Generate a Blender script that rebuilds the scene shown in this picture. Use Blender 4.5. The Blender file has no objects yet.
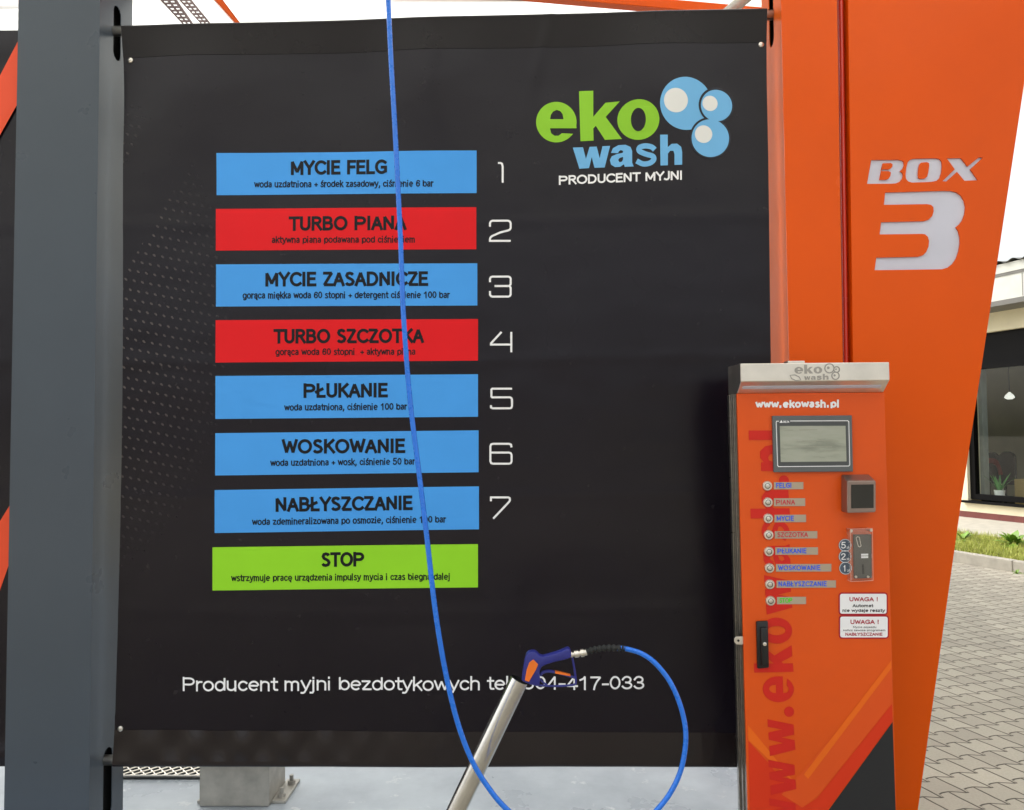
import bpy, bmesh, math, random
from mathutils import Vector, Matrix
from mathutils.geometry import tessellate_polygon
R = math.radians
random.seed(7)
sc = bpy.context.scene
COL = sc.collection

# ------------------------------------------------------------------ camera
F, CX, CY = 800.0, 512.0, 405.0
CAM = Vector((0, -3.2, 1.55))
ROT = Matrix.Rotation(R(1.2), 3, 'Z') @ Matrix.Rotation(R(90 + 2.3), 3, 'X') @ Matrix.Rotation(R(-0.45), 3, 'Z')
cd = bpy.data.cameras.new('camera')
cd.lens = F / 1024 * 36
cd.clip_end = 2000
cd.clip_start = 0.05
cam = bpy.data.objects.new('camera', cd)
cam.matrix_world = Matrix.Translation(CAM) @ ROT.to_4x4()
COL.objects.link(cam)
sc.camera = cam

def ray(px, py):
    return (ROT @ Vector(((px - CX) / F, -(py - CY) / F, -1.0)))
def P(px, py, Y=0.0):
    d = ray(px, py)
    return CAM + d * ((Y - CAM.y) / d.y)
def G(px, py, Z=0.0):
    d = ray(px, py)
    return CAM + d * ((Z - CAM.z) / d.z)

# ------------------------------------------------------------------ materials
def lin(c):
    def f(v):
        v /= 255.0
        return v / 12.92 if v <= 0.04045 else ((v + 0.055) / 1.055) ** 2.4
    return (f(c[0]), f(c[1]), f(c[2]), 1)

class NT:
    """small helper round a node tree"""
    def __init__(self, name):
        self.m = bpy.data.materials.new(name)
        self.m.use_nodes = True
        self.t = self.m.node_tree
        self.b = self.t.nodes['Principled BSDF']
        self.out = self.t.nodes['Material Output']
    def n(self, kind, **kw):
        nd = self.t.nodes.new(kind)
        for k, v in kw.items():
            setattr(nd, k, v)
        return nd
    def l(self, a, b):
        self.t.links.new(a, b)
    def put(self, s, v):
        if hasattr(v, 'links') or isinstance(v, bpy.types.NodeSocket):
            self.l(v, s)
        else:
            s.default_value = v
    def math(self, op, a, b=0.0, c=0.0):
        nd = self.n('ShaderNodeMath', operation=op)
        self.put(nd.inputs[0], a); self.put(nd.inputs[1], b); self.put(nd.inputs[2], c)
        return nd.outputs[0]
    def coord(self, which='Object'):
        return self.n('ShaderNodeTexCoord').outputs[which]
    def noise(self, scale, detail=4, rough=.55, vec=None, stretch=None):
        v = vec or self.coord()
        if stretch:
            mp = self.n('ShaderNodeMapping'); self.l(v, mp.inputs[0]); mp.inputs['Scale'].default_value = stretch
            v = mp.outputs[0]
        nd = self.n('ShaderNodeTexNoise')
        self.l(v, nd.inputs['Vector'])
        nd.inputs['Scale'].default_value = scale
        nd.inputs['Detail'].default_value = detail
        nd.inputs['Roughness'].default_value = rough
        return nd.outputs['Fac']
    def ramp(self, fac, stops):
        nd = self.n('ShaderNodeValToRGB')
        self.l(fac, nd.inputs[0])
        e = nd.color_ramp.elements
        while len(e) < len(stops):
            e.new(.5)
        for i, (p, c) in enumerate(stops):
            e[i].position = p
            e[i].color = c if len(c) == 4 else (*c, 1)
        return nd.outputs[0]
    def mix(self, fac, a, b):
        nd = self.n('ShaderNodeMix', data_type='RGBA')
        self.put(nd.inputs['Factor'], fac); self.put(nd.inputs['A'], a); self.put(nd.inputs['B'], b)
        return nd.outputs['Result']
    def bump(self, h, strength=.2, dist=.01):
        nd = self.n('ShaderNodeBump')
        nd.inputs['Strength'].default_value = strength
        nd.inputs['Distance'].default_value = dist
        self.l(h, nd.inputs['Height'])
        self.l(nd.outputs[0], self.b.inputs['Normal'])
        return nd

def mat(name, rgb, rough=.5, metal=0.0, var=.12, scale=6.0, bump=0.0, bscale=60, spec=.5, coat=0.0, rvar=.08, stretch=None):
    """principled with a mottled base colour, mottled roughness and fine bump"""
    t = NT(name)
    c = lin(rgb) if max(rgb) > 1.0 else (*rgb, 1)
    n1 = t.noise(scale, 5, stretch=stretch)
    lo = tuple(v * (1 - var) for v in c[:3]); hi = tuple(min(1, v * (1 + var)) for v in c[:3])
    t.l(t.ramp(n1, [(.3, lo), (.7, hi)]), t.b.inputs['Base Color'])
    n2 = t.noise(scale * 2.3, 4, stretch=stretch)
    t.l(t.math('MULTIPLY_ADD', n2, rvar * 2, rough - rvar), t.b.inputs['Roughness'])
    t.b.inputs['Metallic'].default_value = metal
    t.b.inputs['Specular IOR Level'].default_value = spec
    t.b.inputs['Coat Weight'].default_value = coat
    t.b.inputs['Coat Roughness'].default_value = .12
    if bump:
        t.bump(t.noise(bscale, 3), bump, .002)
    return t.m

M = {}
M['grey_paint'] = mat('grey_paint', (69, 77, 87), .30, var=.05, scale=2.0, bump=.05, bscale=200, spec=.35)
M['orange_paint'] = mat('orange_paint', (222, 84, 1), .24, var=.05, scale=1.5, bump=.04, bscale=160, spec=.2, coat=.0)
M['orange_side'] = mat('orange_side', (216, 90, 4), .45, var=.06, scale=1.5, spec=.12)
M['orange_deep'] = mat('orange_deep', (205, 45, 8), .25, var=.05, coat=.4)
M['white_sheet'] = mat('white_sheet', (200, 200, 214), .4, var=.04)
M['steel'] = mat('steel', (170, 166, 160), .3, metal=1, var=.12, scale=5, bump=.06, bscale=90, stretch=(1, 1, 12))
M['brushed'] = mat('brushed', (226, 220, 210), .33, metal=1, var=.10, scale=8, bump=.08, bscale=120)
M['tube_steel'] = mat('tube_steel', (208, 207, 204), .2, metal=1, var=.10, scale=14, bump=.05, bscale=100)
M['galv'] = mat('galv', (178, 174, 166), .5, metal=.45, var=.18, scale=14, bump=.1, bscale=60, rvar=.12)
M['strut_steel'] = mat('strut_steel', (136, 116, 116), .5, metal=.2, var=.1)
M['dark_void'] = mat('dark_void', (14, 14, 15), .8)
M['dark_metal'] = mat('dark_metal', (60, 60, 62), .4, metal=.6)
M['black_plastic'] = mat('black_plastic', (22, 22, 24), .4, bump=.1, bscale=200)
M['rubber'] = mat('rubber', (28, 30, 30), .6)
M['hose'] = mat('hose', (14, 112, 224), .28, var=.06, scale=20, coat=.3)
M['gun_blue'] = mat('gun_blue', (40, 44, 128), .36, bump=.1, bscale=220, var=.1, scale=30)
M['gun_orange'] = mat('gun_orange', (240, 118, 30), .42)
def printed(name, rgb, rough=.42):
    return mat(name, rgb, rough, var=.035, scale=3, bump=.05, bscale=40, spec=.25)
M['p_blue'] = printed('print_blue', (70, 156, 236))
M['p_red'] = printed('print_red', (222, 10, 22))
M['p_green'] = printed('print_green', (146, 214, 40))
M['p_black'] = printed('print_black', (13, 14, 22))
M['p_white'] = printed('print_white', (240, 240, 242))
M['p_lime'] = printed('print_lime', (140, 198, 46))
M['p_sky'] = printed('print_sky', (112, 178, 226))
M['p_ink'] = printed('print_ink', (38, 38, 46))
M['p_bubble'] = printed('print_bubble', (226, 226, 224))
M['p_orange'] = printed('print_orange', (232, 82, 48))
M['t_red'] = printed('letter_red', (206, 40, 30))
M['t_band'] = printed('band_orange', (234, 106, 26))
M['t_low'] = printed('band_red', (216, 56, 24))
M['t_mid'] = printed('band_mid', (222, 84, 30))
M['t_black'] = printed('band_black', (44, 45, 47))
M['wine'] = printed('letter_wine', (168, 24, 52))
M['plate'] = mat('plate', (172, 156, 136), .45, var=.06)
M['l_blue'] = printed('letter_blue', (50, 92, 226))
M['l_rose'] = printed('letter_rose', (196, 62, 74))
M['l_green'] = printed('letter_green', (70, 210, 20))
M['bezel'] = mat('bezel', (92, 96, 98), .45, var=.04)
M['bezel_in'] = mat('bezel_inner', (72, 75, 76), .4, var=.04)
M['engrave'] = mat('engraving', (164, 160, 154), .6, metal=.5)
M['engrave_light'] = mat('engraving_light', (228, 226, 222), .4, metal=.3)
M['cream'] = mat('cream_render', (232, 222, 190), .85, var=.06, scale=2, bump=.3, bscale=120)
M['plinth'] = mat('plinth', (110, 60, 54), .8, var=.15)
M['fascia'] = mat('fascia', (206, 206, 196), .6, var=.05)
M['fascia_dark'] = mat('fascia_trim', (112, 110, 104), .6)
M['frame_dark'] = mat('window_frame', (12, 11, 12), .5, spec=.12)
M['frame_grey'] = mat('mullion', (150, 156, 156), .5)
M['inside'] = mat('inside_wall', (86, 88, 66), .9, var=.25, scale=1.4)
M['wood'] = mat('wood', (196, 166, 104), .5, var=.08, stretch=(1, 1, 8))
M['pot'] = mat('pot', (222, 222, 220), .4)
M['leaf'] = mat('leaf', (70, 128, 62), .5, var=.3, scale=30)
M['weed'] = mat('weed_leaf', (112, 148, 44), .5, var=.35, scale=12)
M['kerb'] = mat('kerb', (170, 164, 152), .85, var=.14, scale=9, bump=.3, bscale=80)
M['chair'] = mat('chair_black', (20, 20, 22), .6)
M['red_cloth'] = mat('red_cloth', (130, 34, 26), .8)
t = NT('lamp_glow'); t.b.inputs['Base Color'].default_value = (.8, .8, .8, 1); t.b.inputs['Emission Color'].default_value = (1, .98, .94, 1); t.b.inputs['Emission Strength'].default_value = .8; M['lamp_lit'] = t.m
M['soil'] = mat('soil', (96, 92, 50), .95, var=.3, scale=20, bump=.5, bscale=40)

# banner vinyl, with the halftone rows printed in the lower left
def banner_mat(name, dots=True, base=(21, 16, 25)):
    t = NT(name)
    c = lin(base)
    n1 = t.noise(1.3, 3)
    colr = t.ramp(n1, [(.3, tuple(v * .9 for v in c[:3])), (.7, tuple(v * 1.1 for v in c[:3]))])
    if dots:
        sp = t.n('ShaderNodeSeparateXYZ'); t.l(t.coord(), sp.inputs[0])
        x, z = sp.outputs[0], sp.outputs[2]
        # rows slope gently downwards to the right: skewed lattice
        a = t.math('DIVIDE', t.math('MULTIPLY_ADD', z, .42, x), .031)
        b = t.math('DIVIDE', t.math('MULTIPLY_ADD', x, .20, z), .040)
        fa = t.math('SUBTRACT', t.math('FRACT', a), .5)
        fb = t.math('SUBTRACT', t.math('FRACT', b), .5)
        d2 = t.math('SQRT', t.math('ADD', t.math('MULTIPLY', fa, fa), t.math('MULTIPLY', t.math('MULTIPLY', fb, fb), 1.7)))
        dot = t.math('LESS_THAN', d2, .17)
        # lattice is broken into slanted bands
        band = t.math('SINE', t.math('MULTIPLY', t.math('ADD', t.math('MULTIPLY_ADD', z, -.58, x), .036), 5.6))
        band = t.math('GREATER_THAN', band, -.72)
        # fades away from a centre
        dx = t.math('DIVIDE', t.math('SUBTRACT', x, dots[0]), dots[2])
        dz = t.math('DIVIDE', t.math('SUBTRACT', z, dots[1]), dots[3])
        r = t.math('ADD', t.math('MULTIPLY', dx, dx), t.math('MULTIPLY', dz, dz))
        fade = t.n('ShaderNodeMapRange'); t.l(r, fade.inputs[0])
        fade.inputs[1].default_value = 1.0; fade.inputs[2].default_value = .1
        fac = t.math('MULTIPLY', t.math('MULTIPLY', dot, band), t.math('MULTIPLY', fade.outputs[0], .27))
        colr = t.mix(fac, colr, lin((150, 140, 136)))
    dust = t.ramp(t.noise(26, 5, .7), [(.66, (0, 0, 0)), (.74, (1, 1, 1))])
    colr = t.mix(t.math('MULTIPLY', dust, .10), colr, lin((150, 144, 138)))
    t.l(colr, t.b.inputs['Base Color'])
    t.l(t.math('MULTIPLY_ADD', t.noise(5, 4), .14, .17), t.b.inputs['Roughness'])
    t.b.inputs['Specular IOR Level'].default_value = .29
    h = t.math('MULTIPLY_ADD', t.noise(1.6, 2, stretch=(1, 1, 1.5)), 1.0, t.math('MULTIPLY', t.noise(300, 2), .01))
    t.bump(h, .28, .04)
    return t.m
M['banner'] = banner_mat('banner_vinyl', (-1.45, 1.75, .62, 1.0))
M['banner_left'] = banner_mat('banner_vinyl_left', (-2.1, 1.75, .5, .85))
M['hem'] = mat('hem_vinyl', (19, 12, 15), .26, var=.08, scale=2, spec=.3)
t = NT('hem_folds')
t.b.inputs['Base Color'].default_value = lin((24, 16, 19))
t.b.inputs['Roughness'].default_value = .22
t.bump(t.noise(5, 3, stretch=(1.3, 1, .5)), .12, .03)
M['hem_folds'] = t.m

# wet concrete of the bay
t = NT('wet_concrete')
n1 = t.noise(1.6, 6, .6)
base = t.ramp(n1, [(.35, lin((138, 146, 156))), (.62, lin((182, 190, 198)))])
n2 = t.noise(7, 6, .7)
spl = t.ramp(n2, [(.60, (0, 0, 0)), (.66, (1, 1, 1))])
t.l(t.mix(t.math('MULTIPLY', spl, .5), base, lin((222, 224, 224))), t.b.inputs['Base Color'])
t.l(t.math('MULTIPLY_ADD', n1, .6, .02), t.b.inputs['Roughness'])
t.bump(t.noise(40, 4), .15, .003)
M['bay'] = t.m

# dry concrete strip
M['apron'] = mat('apron', (176, 170, 156), .9, var=.12, scale=8, bump=.3, bscale=60)

# interlocking paving
PA = math.atan2(.36, 1)
def paving():
    t = NT('interlocking_paving')
    sp = t.n('ShaderNodeSeparateXYZ'); t.l(t.coord(), sp.inputs[0])
    x, y = sp.outputs[0], sp.outputs[1]
    ca, sa = math.cos(PA), math.sin(PA)
    a = t.math('ADD', t.math('MULTIPLY', x, ca), t.math('MULTIPLY', y, sa))
    b = t.math('SUBTRACT', t.math('MULTIPLY', y, ca), t.math('MULTIPLY', x, sa))
    wob = t.math('MULTIPLY', t.math('SUBTRACT', t.noise(6, 2), .5), .012)
    a = t.math('ADD', a, wob); b = t.math('ADD', b, wob)
    CP, RP = .14, .14
    # every row line carries one step per block, shifted half a block from line to line
    k = t.math('ROUND', t.math('DIVIDE', b, RP))
    hk = t.math('MULTIPLY', t.math('MODULO', t.math('ABSOLUTE', k), 2.0), .5)
    tt = t.math('FRACT', t.math('ADD', t.math('DIVIDE', a, CP), hk))
    wv = t.ramp(tt, [(0, (1, 1, 1)), (.08, (.9, .9, .9)), (.45, (.05, .05, .05)), (.57, (0, 0, 0)), (.61, (.85, .85, .85)), (.75, (1, 1, 1))])
    rel = t.math('SUBTRACT', b, t.math('MULTIPLY_ADD', k, RP, t.math('MULTIPLY', t.math('SUBTRACT', wv, .5), .032)))
    row = t.math('SUBTRACT', k, t.math('LESS_THAN', rel, 0.0))
    half = t.math('MULTIPLY', t.math('MODULO', t.math('ABSOLUTE', t.math('ADD', row, 1.0)), 2.0), .5)
    aa = t.math('ADD', t.math('DIVIDE', a, CP), half)
    colm = t.math('FLOOR', aa)
    fa = t.math('FRACT', aa)
    eb = t.math('ABSOLUTE', rel)
    ea = t.math('MULTIPLY', t.math('MINIMUM', fa, t.math('SUBTRACT', 1.0, fa)), CP)
    e = t.math('MINIMUM', ea, eb)
    mr = t.n('ShaderNodeMapRange', interpolation_type='SMOOTHSTEP'); t.l(e, mr.inputs[0])
    mr.inputs[1].default_value = .001; mr.inputs[2].default_value = .0065
    block = mr.outputs[0]
    cmb = t.n('ShaderNodeCombineXYZ'); t.l(row, cmb.inputs[0]); t.l(colm, cmb.inputs[1])
    wn = t.n('ShaderNodeTexWhiteNoise', noise_dimensions='3D'); t.l(cmb.outputs[0], wn.inputs[0])
    hue = t.mix(wn.outputs[0], lin((168, 160, 144)), lin((188, 180, 162)))
    grit = t.noise(90, 4, .8)
    hue = t.mix(t.math('MULTIPLY', t.ramp(grit, [(.4, (0, 0, 0)), (.75, (1, 1, 1))]), .35), hue, lin((112, 106, 96)))
    dirt = t.ramp(t.noise(1.1, 5, .6), [(.35, (0, 0, 0)), (.7, (1, 1, 1))])
    hue = t.mix(t.math('MULTIPLY', dirt, .25), hue, lin((128, 122, 112)))
    jc = t.mix(t.noise(14, 3), lin((46, 42, 36)), lin((84, 76, 62)))
    t.l(t.mix(block, jc, hue), t.b.inputs['Base Color'])
    t.b.inputs['Roughness'].default_value = .85
    h = t.math('ADD', block, t.math('MULTIPLY', grit, .12))
    t.bump(h, .8, .006)
    return t.m
M['paving'] = paving()

# translucent canopy sheet
t = NT('canopy_sheet')
sp = t.n('ShaderNodeSeparateXYZ'); t.l(t.coord(), sp.inputs[0])
ln = t.noise(3, 4, .6, stretch=(.35, 9, 1))
cc = t.ramp(ln, [(.3, lin((196, 198, 188))), (.65, lin((244, 244, 238)))])
t.l(cc, t.b.inputs['Base Color']); t.b.inputs['Roughness'].default_value = .35
tr = t.n('ShaderNodeBsdfTranslucent'); t.l(cc, tr.inputs[0])
mx = t.n('ShaderNodeMixShader'); mx.inputs[0].default_value = .95
t.l(t.b.outputs[0], mx.inputs[1]); t.l(tr.outputs[0], mx.inputs[2]); t.l(mx.outputs[0], t.out.inputs[0])
M['canopy'] = t.m

def glass_mat(name, tint, fac=.12, rough=.02):
    t = NT(name)
    tr = t.n('ShaderNodeBsdfTransparent'); tr.inputs[0].default_value = (*tint, 1)
    gl = t.n('ShaderNodeBsdfGlossy'); gl.inputs['Roughness'].default_value = rough
    lw = t.n('ShaderNodeLayerWeight')
    nz = t.noise(3, 2)
    f = t.math('ADD', t.math('MULTIPLY_ADD', t.math('POWER', lw.outputs['Facing'], 4.0), .6, .045), t.math('MULTIPLY', nz, fac))
    mx = t.n('ShaderNodeMixShader'); t.l(f, mx.inputs[0]); t.l(tr.outputs[0], mx.inputs[1]); t.l(gl.outputs[0], mx.inputs[2])
    t.l(mx.outputs[0], t.out.inputs[0])
    return t.m
M['pane'] = glass_mat('window_glass', (.8, .85, .8), .02)
M['clear'] = glass_mat('clear_plastic', (.95, .95, .95), .12, .12)

# screen face: pale lcd with faint smudges
t = NT('lcd_face')
n1 = t.noise(16, 4, .6, stretch=(.35, 1, 1.5))
t.l(t.ramp(n1, [(.35, lin((138, 142, 130))), (.5, lin((160, 164, 150))), (.7, lin((168, 170, 158)))]), t.b.inputs['Base Color'])
t.b.inputs['Roughness'].default_value = .15
M['lcd'] = t.m

# ------------------------------------------------------------------ object helpers
ROOT = {}
def link(name, me, parent=None, loc=None):
    o = bpy.data.objects.new(name, me)
    COL.objects.link(o)
    if parent is not None:
        o.parent = parent
        ROOT[o.name] = ROOT[parent.name]
    else:
        o.location = loc
        ROOT[o.name] = Vector(loc)
    return o
def tag(o, label=None, cat=None, group=None, kind=None):
    if label: o['label'] = label
    if cat: o['category'] = cat
    if group: o['group'] = group
    if kind: o['kind'] = kind
    return o
def thing(name, label, cat, loc, group=None):
    o = link(name, None, None, loc)
    o.empty_display_size = .1
    return tag(o, label, cat, group)

class B:
    """collects world-space geometry for ONE mesh"""
    def __init__(self):
        self.v, self.f = [], []
    def add(self, vs, fs):
        n = len(self.v)
        self.v += [Vector(v) for v in vs]
        self.f += [tuple(i + n for i in f) for f in fs]
        return self
    def box(self, lo, hi, bev=0.0, mw=None):
        bm = bmesh.new()
        bmesh.ops.create_cube(bm, size=1)
        for v in bm.verts:
            v.co = Vector([lo[k] + (v.co[k] + .5) * (hi[k] - lo[k]) for k in range(3)])
        if bev:
            bmesh.ops.bevel(bm, geom=bm.edges[:], offset=bev, segments=2, affect='EDGES', profile=.5)
        self.bm(bm, mw)
        return self
    def bm(self, bm, mw=None):
        bm.verts.index_update()
        self.add([(mw @ v.co) if mw else v.co.copy() for v in bm.verts], [[x.index for x in f.verts] for f in bm.faces])
        bm.free()
    def prism(self, front, depth, bev=0.0):
        """front polygon (world points), extruded by vector depth"""
        depth = Vector(depth)
        bm = bmesh.new()
        a = [bm.verts.new(p) for p in front]
        b = [bm.verts.new(Vector(p) + depth) for p in front]
        n = len(a)
        fa = bm.faces.new(a); bm.faces.new(b[::-1])
        for i in range(n):
            bm.faces.new((a[i], b[i], b[(i + 1) % n], a[(i + 1) % n]))
        bmesh.ops.recalc_face_normals(bm, faces=bm.faces[:])
        if bev:
            bmesh.ops.bevel(bm, geom=bm.edges[:], offset=bev, segments=2, affect='EDGES', profile=.5)
        self.bm(bm)
        return self
    def sheet(self, loops, surf=None):
        """flat filled polygon with holes (world points), in order outer, hole, hole"""
        pts = [p for lp in loops for p in lp]
        tris = tessellate_polygon([[Vector(p) for p in lp] for lp in loops])
        self.add(pts, [t for t in tris])
        return self
    def slab(self, loops, depth):
        """sheet with thickness: front, back and the walls of every loop"""
        depth = Vector(depth)
        self.sheet(loops)
        self.sheet([[Vector(p) + depth for p in lp] for lp in loops])
        for lp in loops:
            n = len(lp)
            self.add(list(lp) + [Vector(p) + depth for p in lp], [(i, (i + 1) % n, (i + 1) % n + n, i + n) for i in range(n)])
        return self
    def tube(self, pts, r, seg=12, cap=True, closed=False):
        pts = [Vector(p) for p in pts]
        rs = r if isinstance(r, (list, tuple)) else [r] * len(pts)
        n = len(pts)
        up = None
        rings = []
        for i, p in enumerate(pts):
            if closed:
                t = pts[(i + 1) % n] - pts[i - 1]
            else:
                t = pts[min(i + 1, n - 1)] - pts[max(i - 1, 0)]
            t.normalize()
            if up is None:
                up = Vector((0, 0, 1)) if abs(t.z) < .9 else Vector((0, 1, 0))
            s = t.cross(up).normalized(); up = s.cross(t).normalized()
            rings.append([p + (s * math.cos(2 * math.pi * k / seg) + up * math.sin(2 * math.pi * k / seg)) * rs[i] for k in range(seg)])
        vs = [q for rg in rings for q in rg]
        fs = []
        for i in range(n if closed else n - 1):
            j = (i + 1) % n
            for k in range(seg):
                fs.append((i * seg + k, i * seg + (k + 1) % seg, j * seg + (k + 1) % seg, j * seg + k))
        if cap and not closed:
            fs.append(tuple(range(seg))[::-1]); fs.append(tuple((n - 1) * seg + k for k in range(seg)))
        return self.add(vs, fs)
    def grid(self, fn, nu, nv):
        vs = [fn(i / nu, j / nv) for j in range(nv + 1) for i in range(nu + 1)]
        w = nu + 1
        return self.add(vs, [(j * w + i, j * w + i + 1, (j + 1) * w + i + 1, (j + 1) * w + i) for j in range(nv) for i in range(nu)])
    def build(self, name, m, parent=None, loc=(0, 0, 0), smooth=False, fix=True):
        base = ROOT[parent.name] if parent is not None else Vector(loc)
        me = bpy.data.meshes.new(name)
        me.from_pydata([v - base for v in self.v], [], self.f)
        if fix:
            bm = bmesh.new(); bm.from_mesh(me)
            bmesh.ops.recalc_face_normals(bm, faces=bm.faces[:])
            bm.to_mesh(me); bm.free()
        me.materials.append(M[m] if isinstance(m, str) else m)
        if smooth:
            for p in me.polygons: p.use_smooth = True
            try: me.set_sharp_from_angle(angle=R(35))
            except Exception: pass
        return link(name, me, parent, loc)

def catmull(pts, sub=8):
    pts = [Vector(p) for p in pts]
    out = []
    for i in range(len(pts) - 1):
        p0, p1, p2, p3 = pts[max(i - 1, 0)], pts[i], pts[i + 1], pts[min(i + 2, len(pts) - 1)]
        for k in range(sub):
            s = k / sub
            out.append(.5 * ((2 * p1) + (p2 - p0) * s + (2 * p0 - 5 * p1 + 4 * p2 - p3) * s * s + (3 * p1 - p0 - 3 * p2 + p3) * s ** 3))
    out.append(pts[-1])
    return out

# ------------------------------------------------------------------ lettering
def onsurf(p, surf, lift):
    if getattr(surf, 'depth', None):
        return Vector((p.x, surf.depth(p.x, p.z) - lift, p.z))
    return Vector((p.x, p.y - lift, p.z))

def ribbon(b, px, w, surf, lift=.003, closed=False, stag=[0]):
    """constant-width stroke through pixel points; w in pixels"""
    pts = [Vector((p[0], p[1])) for p in px]
    n = len(pts)
    if not closed:   # break the stroke at sharp corners so each limb keeps its width
        for i in range(1, n - 1):
            d1, d2 = pts[i] - pts[i - 1], pts[i + 1] - pts[i]
            if d1.length > 1e-6 and d2.length > 1e-6 and d1.normalized().dot(d2.normalized()) < -.15 and min(d1.length, d2.length) > w * .6:
                e = w * .12
                ribbon(b, [tuple(p) for p in pts[:i]] + [tuple(pts[i] + d1.normalized() * e)], w, surf, lift)
                ribbon(b, [tuple(pts[i] - d2.normalized() * e)] + [tuple(p) for p in pts[i + 1:]], w, surf, lift)
                return
    stag[0] = (stag[0] + 1) % 7
    L, Rr = [], []
    for i in range(n):
        if closed: a, c = pts[i - 1], pts[(i + 1) % n]
        else: a, c = pts[max(i - 1, 0)], pts[min(i + 1, n - 1)]
        d1 = (pts[i] - a); d2 = (c - pts[i])
        if d1.length < 1e-6: d1 = d2
        if d2.length < 1e-6: d2 = d1
        d1.normalize(); d2.normalize()
        t = (d1 + d2)
        t = t.normalized() if t.length > 1e-6 else d1
        nn = Vector((-t.y, t.x)); k = nn.dot(Vector((-d1.y, d1.x))); k = k if k > .6 else 1.0
        L.append(pts[i] + nn * w / 2 / k); Rr.append(pts[i] - nn * w / 2 / k)
    vs = [onsurf(surf(*q), surf, lift + stag[0] * .00005) for q in L + Rr]
    m = n if closed else n - 1
    b.add(vs, [(i, (i + 1) % n, (i + 1) % n + n, i + n) for i in range(m)])

def arc(cx, cy, rx, ry, a0, a1, n=12):
    return [(cx + rx * math.cos(R(a0 + (a1 - a0) * i / n)), cy + ry * math.sin(R(a0 + (a1 - a0) * i / n))) for i in range(n + 1)]

# stroke letters (units: capital height 1, y up)
def _o(cx=.31, rx=.27): return arc(cx, .36, rx, .35, 0, 360, 20)
SG = {
 'P': ([[(.06, 0), (.06, 1)], [(.06, .96), (.42, .96)] + arc(.42, .71, .24, .25, 90, -90, 8) + [(.06, .46)]], .76),
 'r': ([[(.06, 0), (.06, .72)], [(.06, .42), (.1, .58), (.2, .68), (.33, .68)]], .40),
 'o': ([_o()], .66),
 'd': ([_o(.30, .25), [(.56, 0), (.56, 1)]], .66),
 'b': ([_o(.34, .25), [(.06, 0), (.06, 1)]], .66),
 'u': ([[(.06, .72), (.06, .25)] + arc(.27, .25, .21, .22, 180, 290, 6) + [(.42, .09), (.5, .22)], [(.5, 0), (.5, .72)]], .63),
 'n': ([[(.06, 0), (.06, .72)], [(.06, .47)] + arc(.28, .47, .22, .22, 150, 0, 7) + [(.5, 0)]], .63),
 'm': ([[(.06, 0), (.06, .72)], [(.06, .49)] + arc(.24, .49, .18, .2, 150, 0, 6) + [(.42, 0)], [(.42, .49)] + arc(.6, .49, .18, .2, 150, 0, 6) + [(.78, 0)]], .92),
 'c': ([arc(.30, .36, .25, .34, 42, 318, 16)], .58),
 'e': ([[(.08, .37), (.55, .37)], arc(.31, .36, .26, .34, 2, 318, 18)], .65),
 't': ([[(.16, .93), (.16, .14), (.21, .05), (.34, .04)], [(.02, .68), (.33, .68)]], .38),
 'y': ([[(.03, .72), (.28, .02)], [(.53, .72), (.28, .02), (.2, -.18), (.12, -.24), (.03, -.23)]], .58),
 'j': ([[(.1, .72), (.1, -.13), (.05, -.23), (-.06, -.23)], [(.1, .93), (.1, .96)]], .26),
 'i': ([[(.06, 0), (.06, .64)], [(.06, .93), (.06, .96)]], .26),
 'z': ([[(.03, .68), (.46, .68), (.04, .04), (.5, .04)]], .56),
 'k': ([[(.06, 0), (.06, 1)], [(.48, .72), (.08, .3)], [(.22, .43), (.5, 0)]], .55),
 'w': ([[(.02, .72), (.21, .03), (.4, .68), (.59, .03), (.78, .72)]], .82),
 'h': ([[(.06, 0), (.06, 1)], [(.06, .47)] + arc(.28, .47, .22, .22, 150, 0, 7) + [(.5, 0)]], .63),
 'l': ([[(.06, 0), (.06, 1)]], .25),
 '.': ([[(.1, 0), (.1, .13)]], .33),
 ' ': ([], .33),
 '-': ([[(.04, .38), (.34, .38)]], .41),
 '0': ([arc(.32, .5, .26, .46, 0, 360, 24)], .67),
 '6': ([arc(.33, .3, .25, .27, 0, 360, 18), [(.08, .3), (.08, .5), (.13, .76), (.25, .92), (.4, .95), (.54, .88), (.57, .76)]], .67),
 '4': ([[(.62, .24), (.05, .24), (.46, .97), (.46, 0)]], .67),
 '1': ([[(.12, .73), (.3, .84), (.38, 1), (.38, 0)]], .67),
 '7': ([[(.06, .94), (.58, .94), (.38, .6), (.26, .25), (.22, 0)]], .67),
 '3': ([[(.07, .75)] + arc(.31, .73, .22, .23, 150, -80, 9), [(.26, .51)] + arc(.31, .27, .26, .24, 80, -160, 10)], .67),
}

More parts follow.
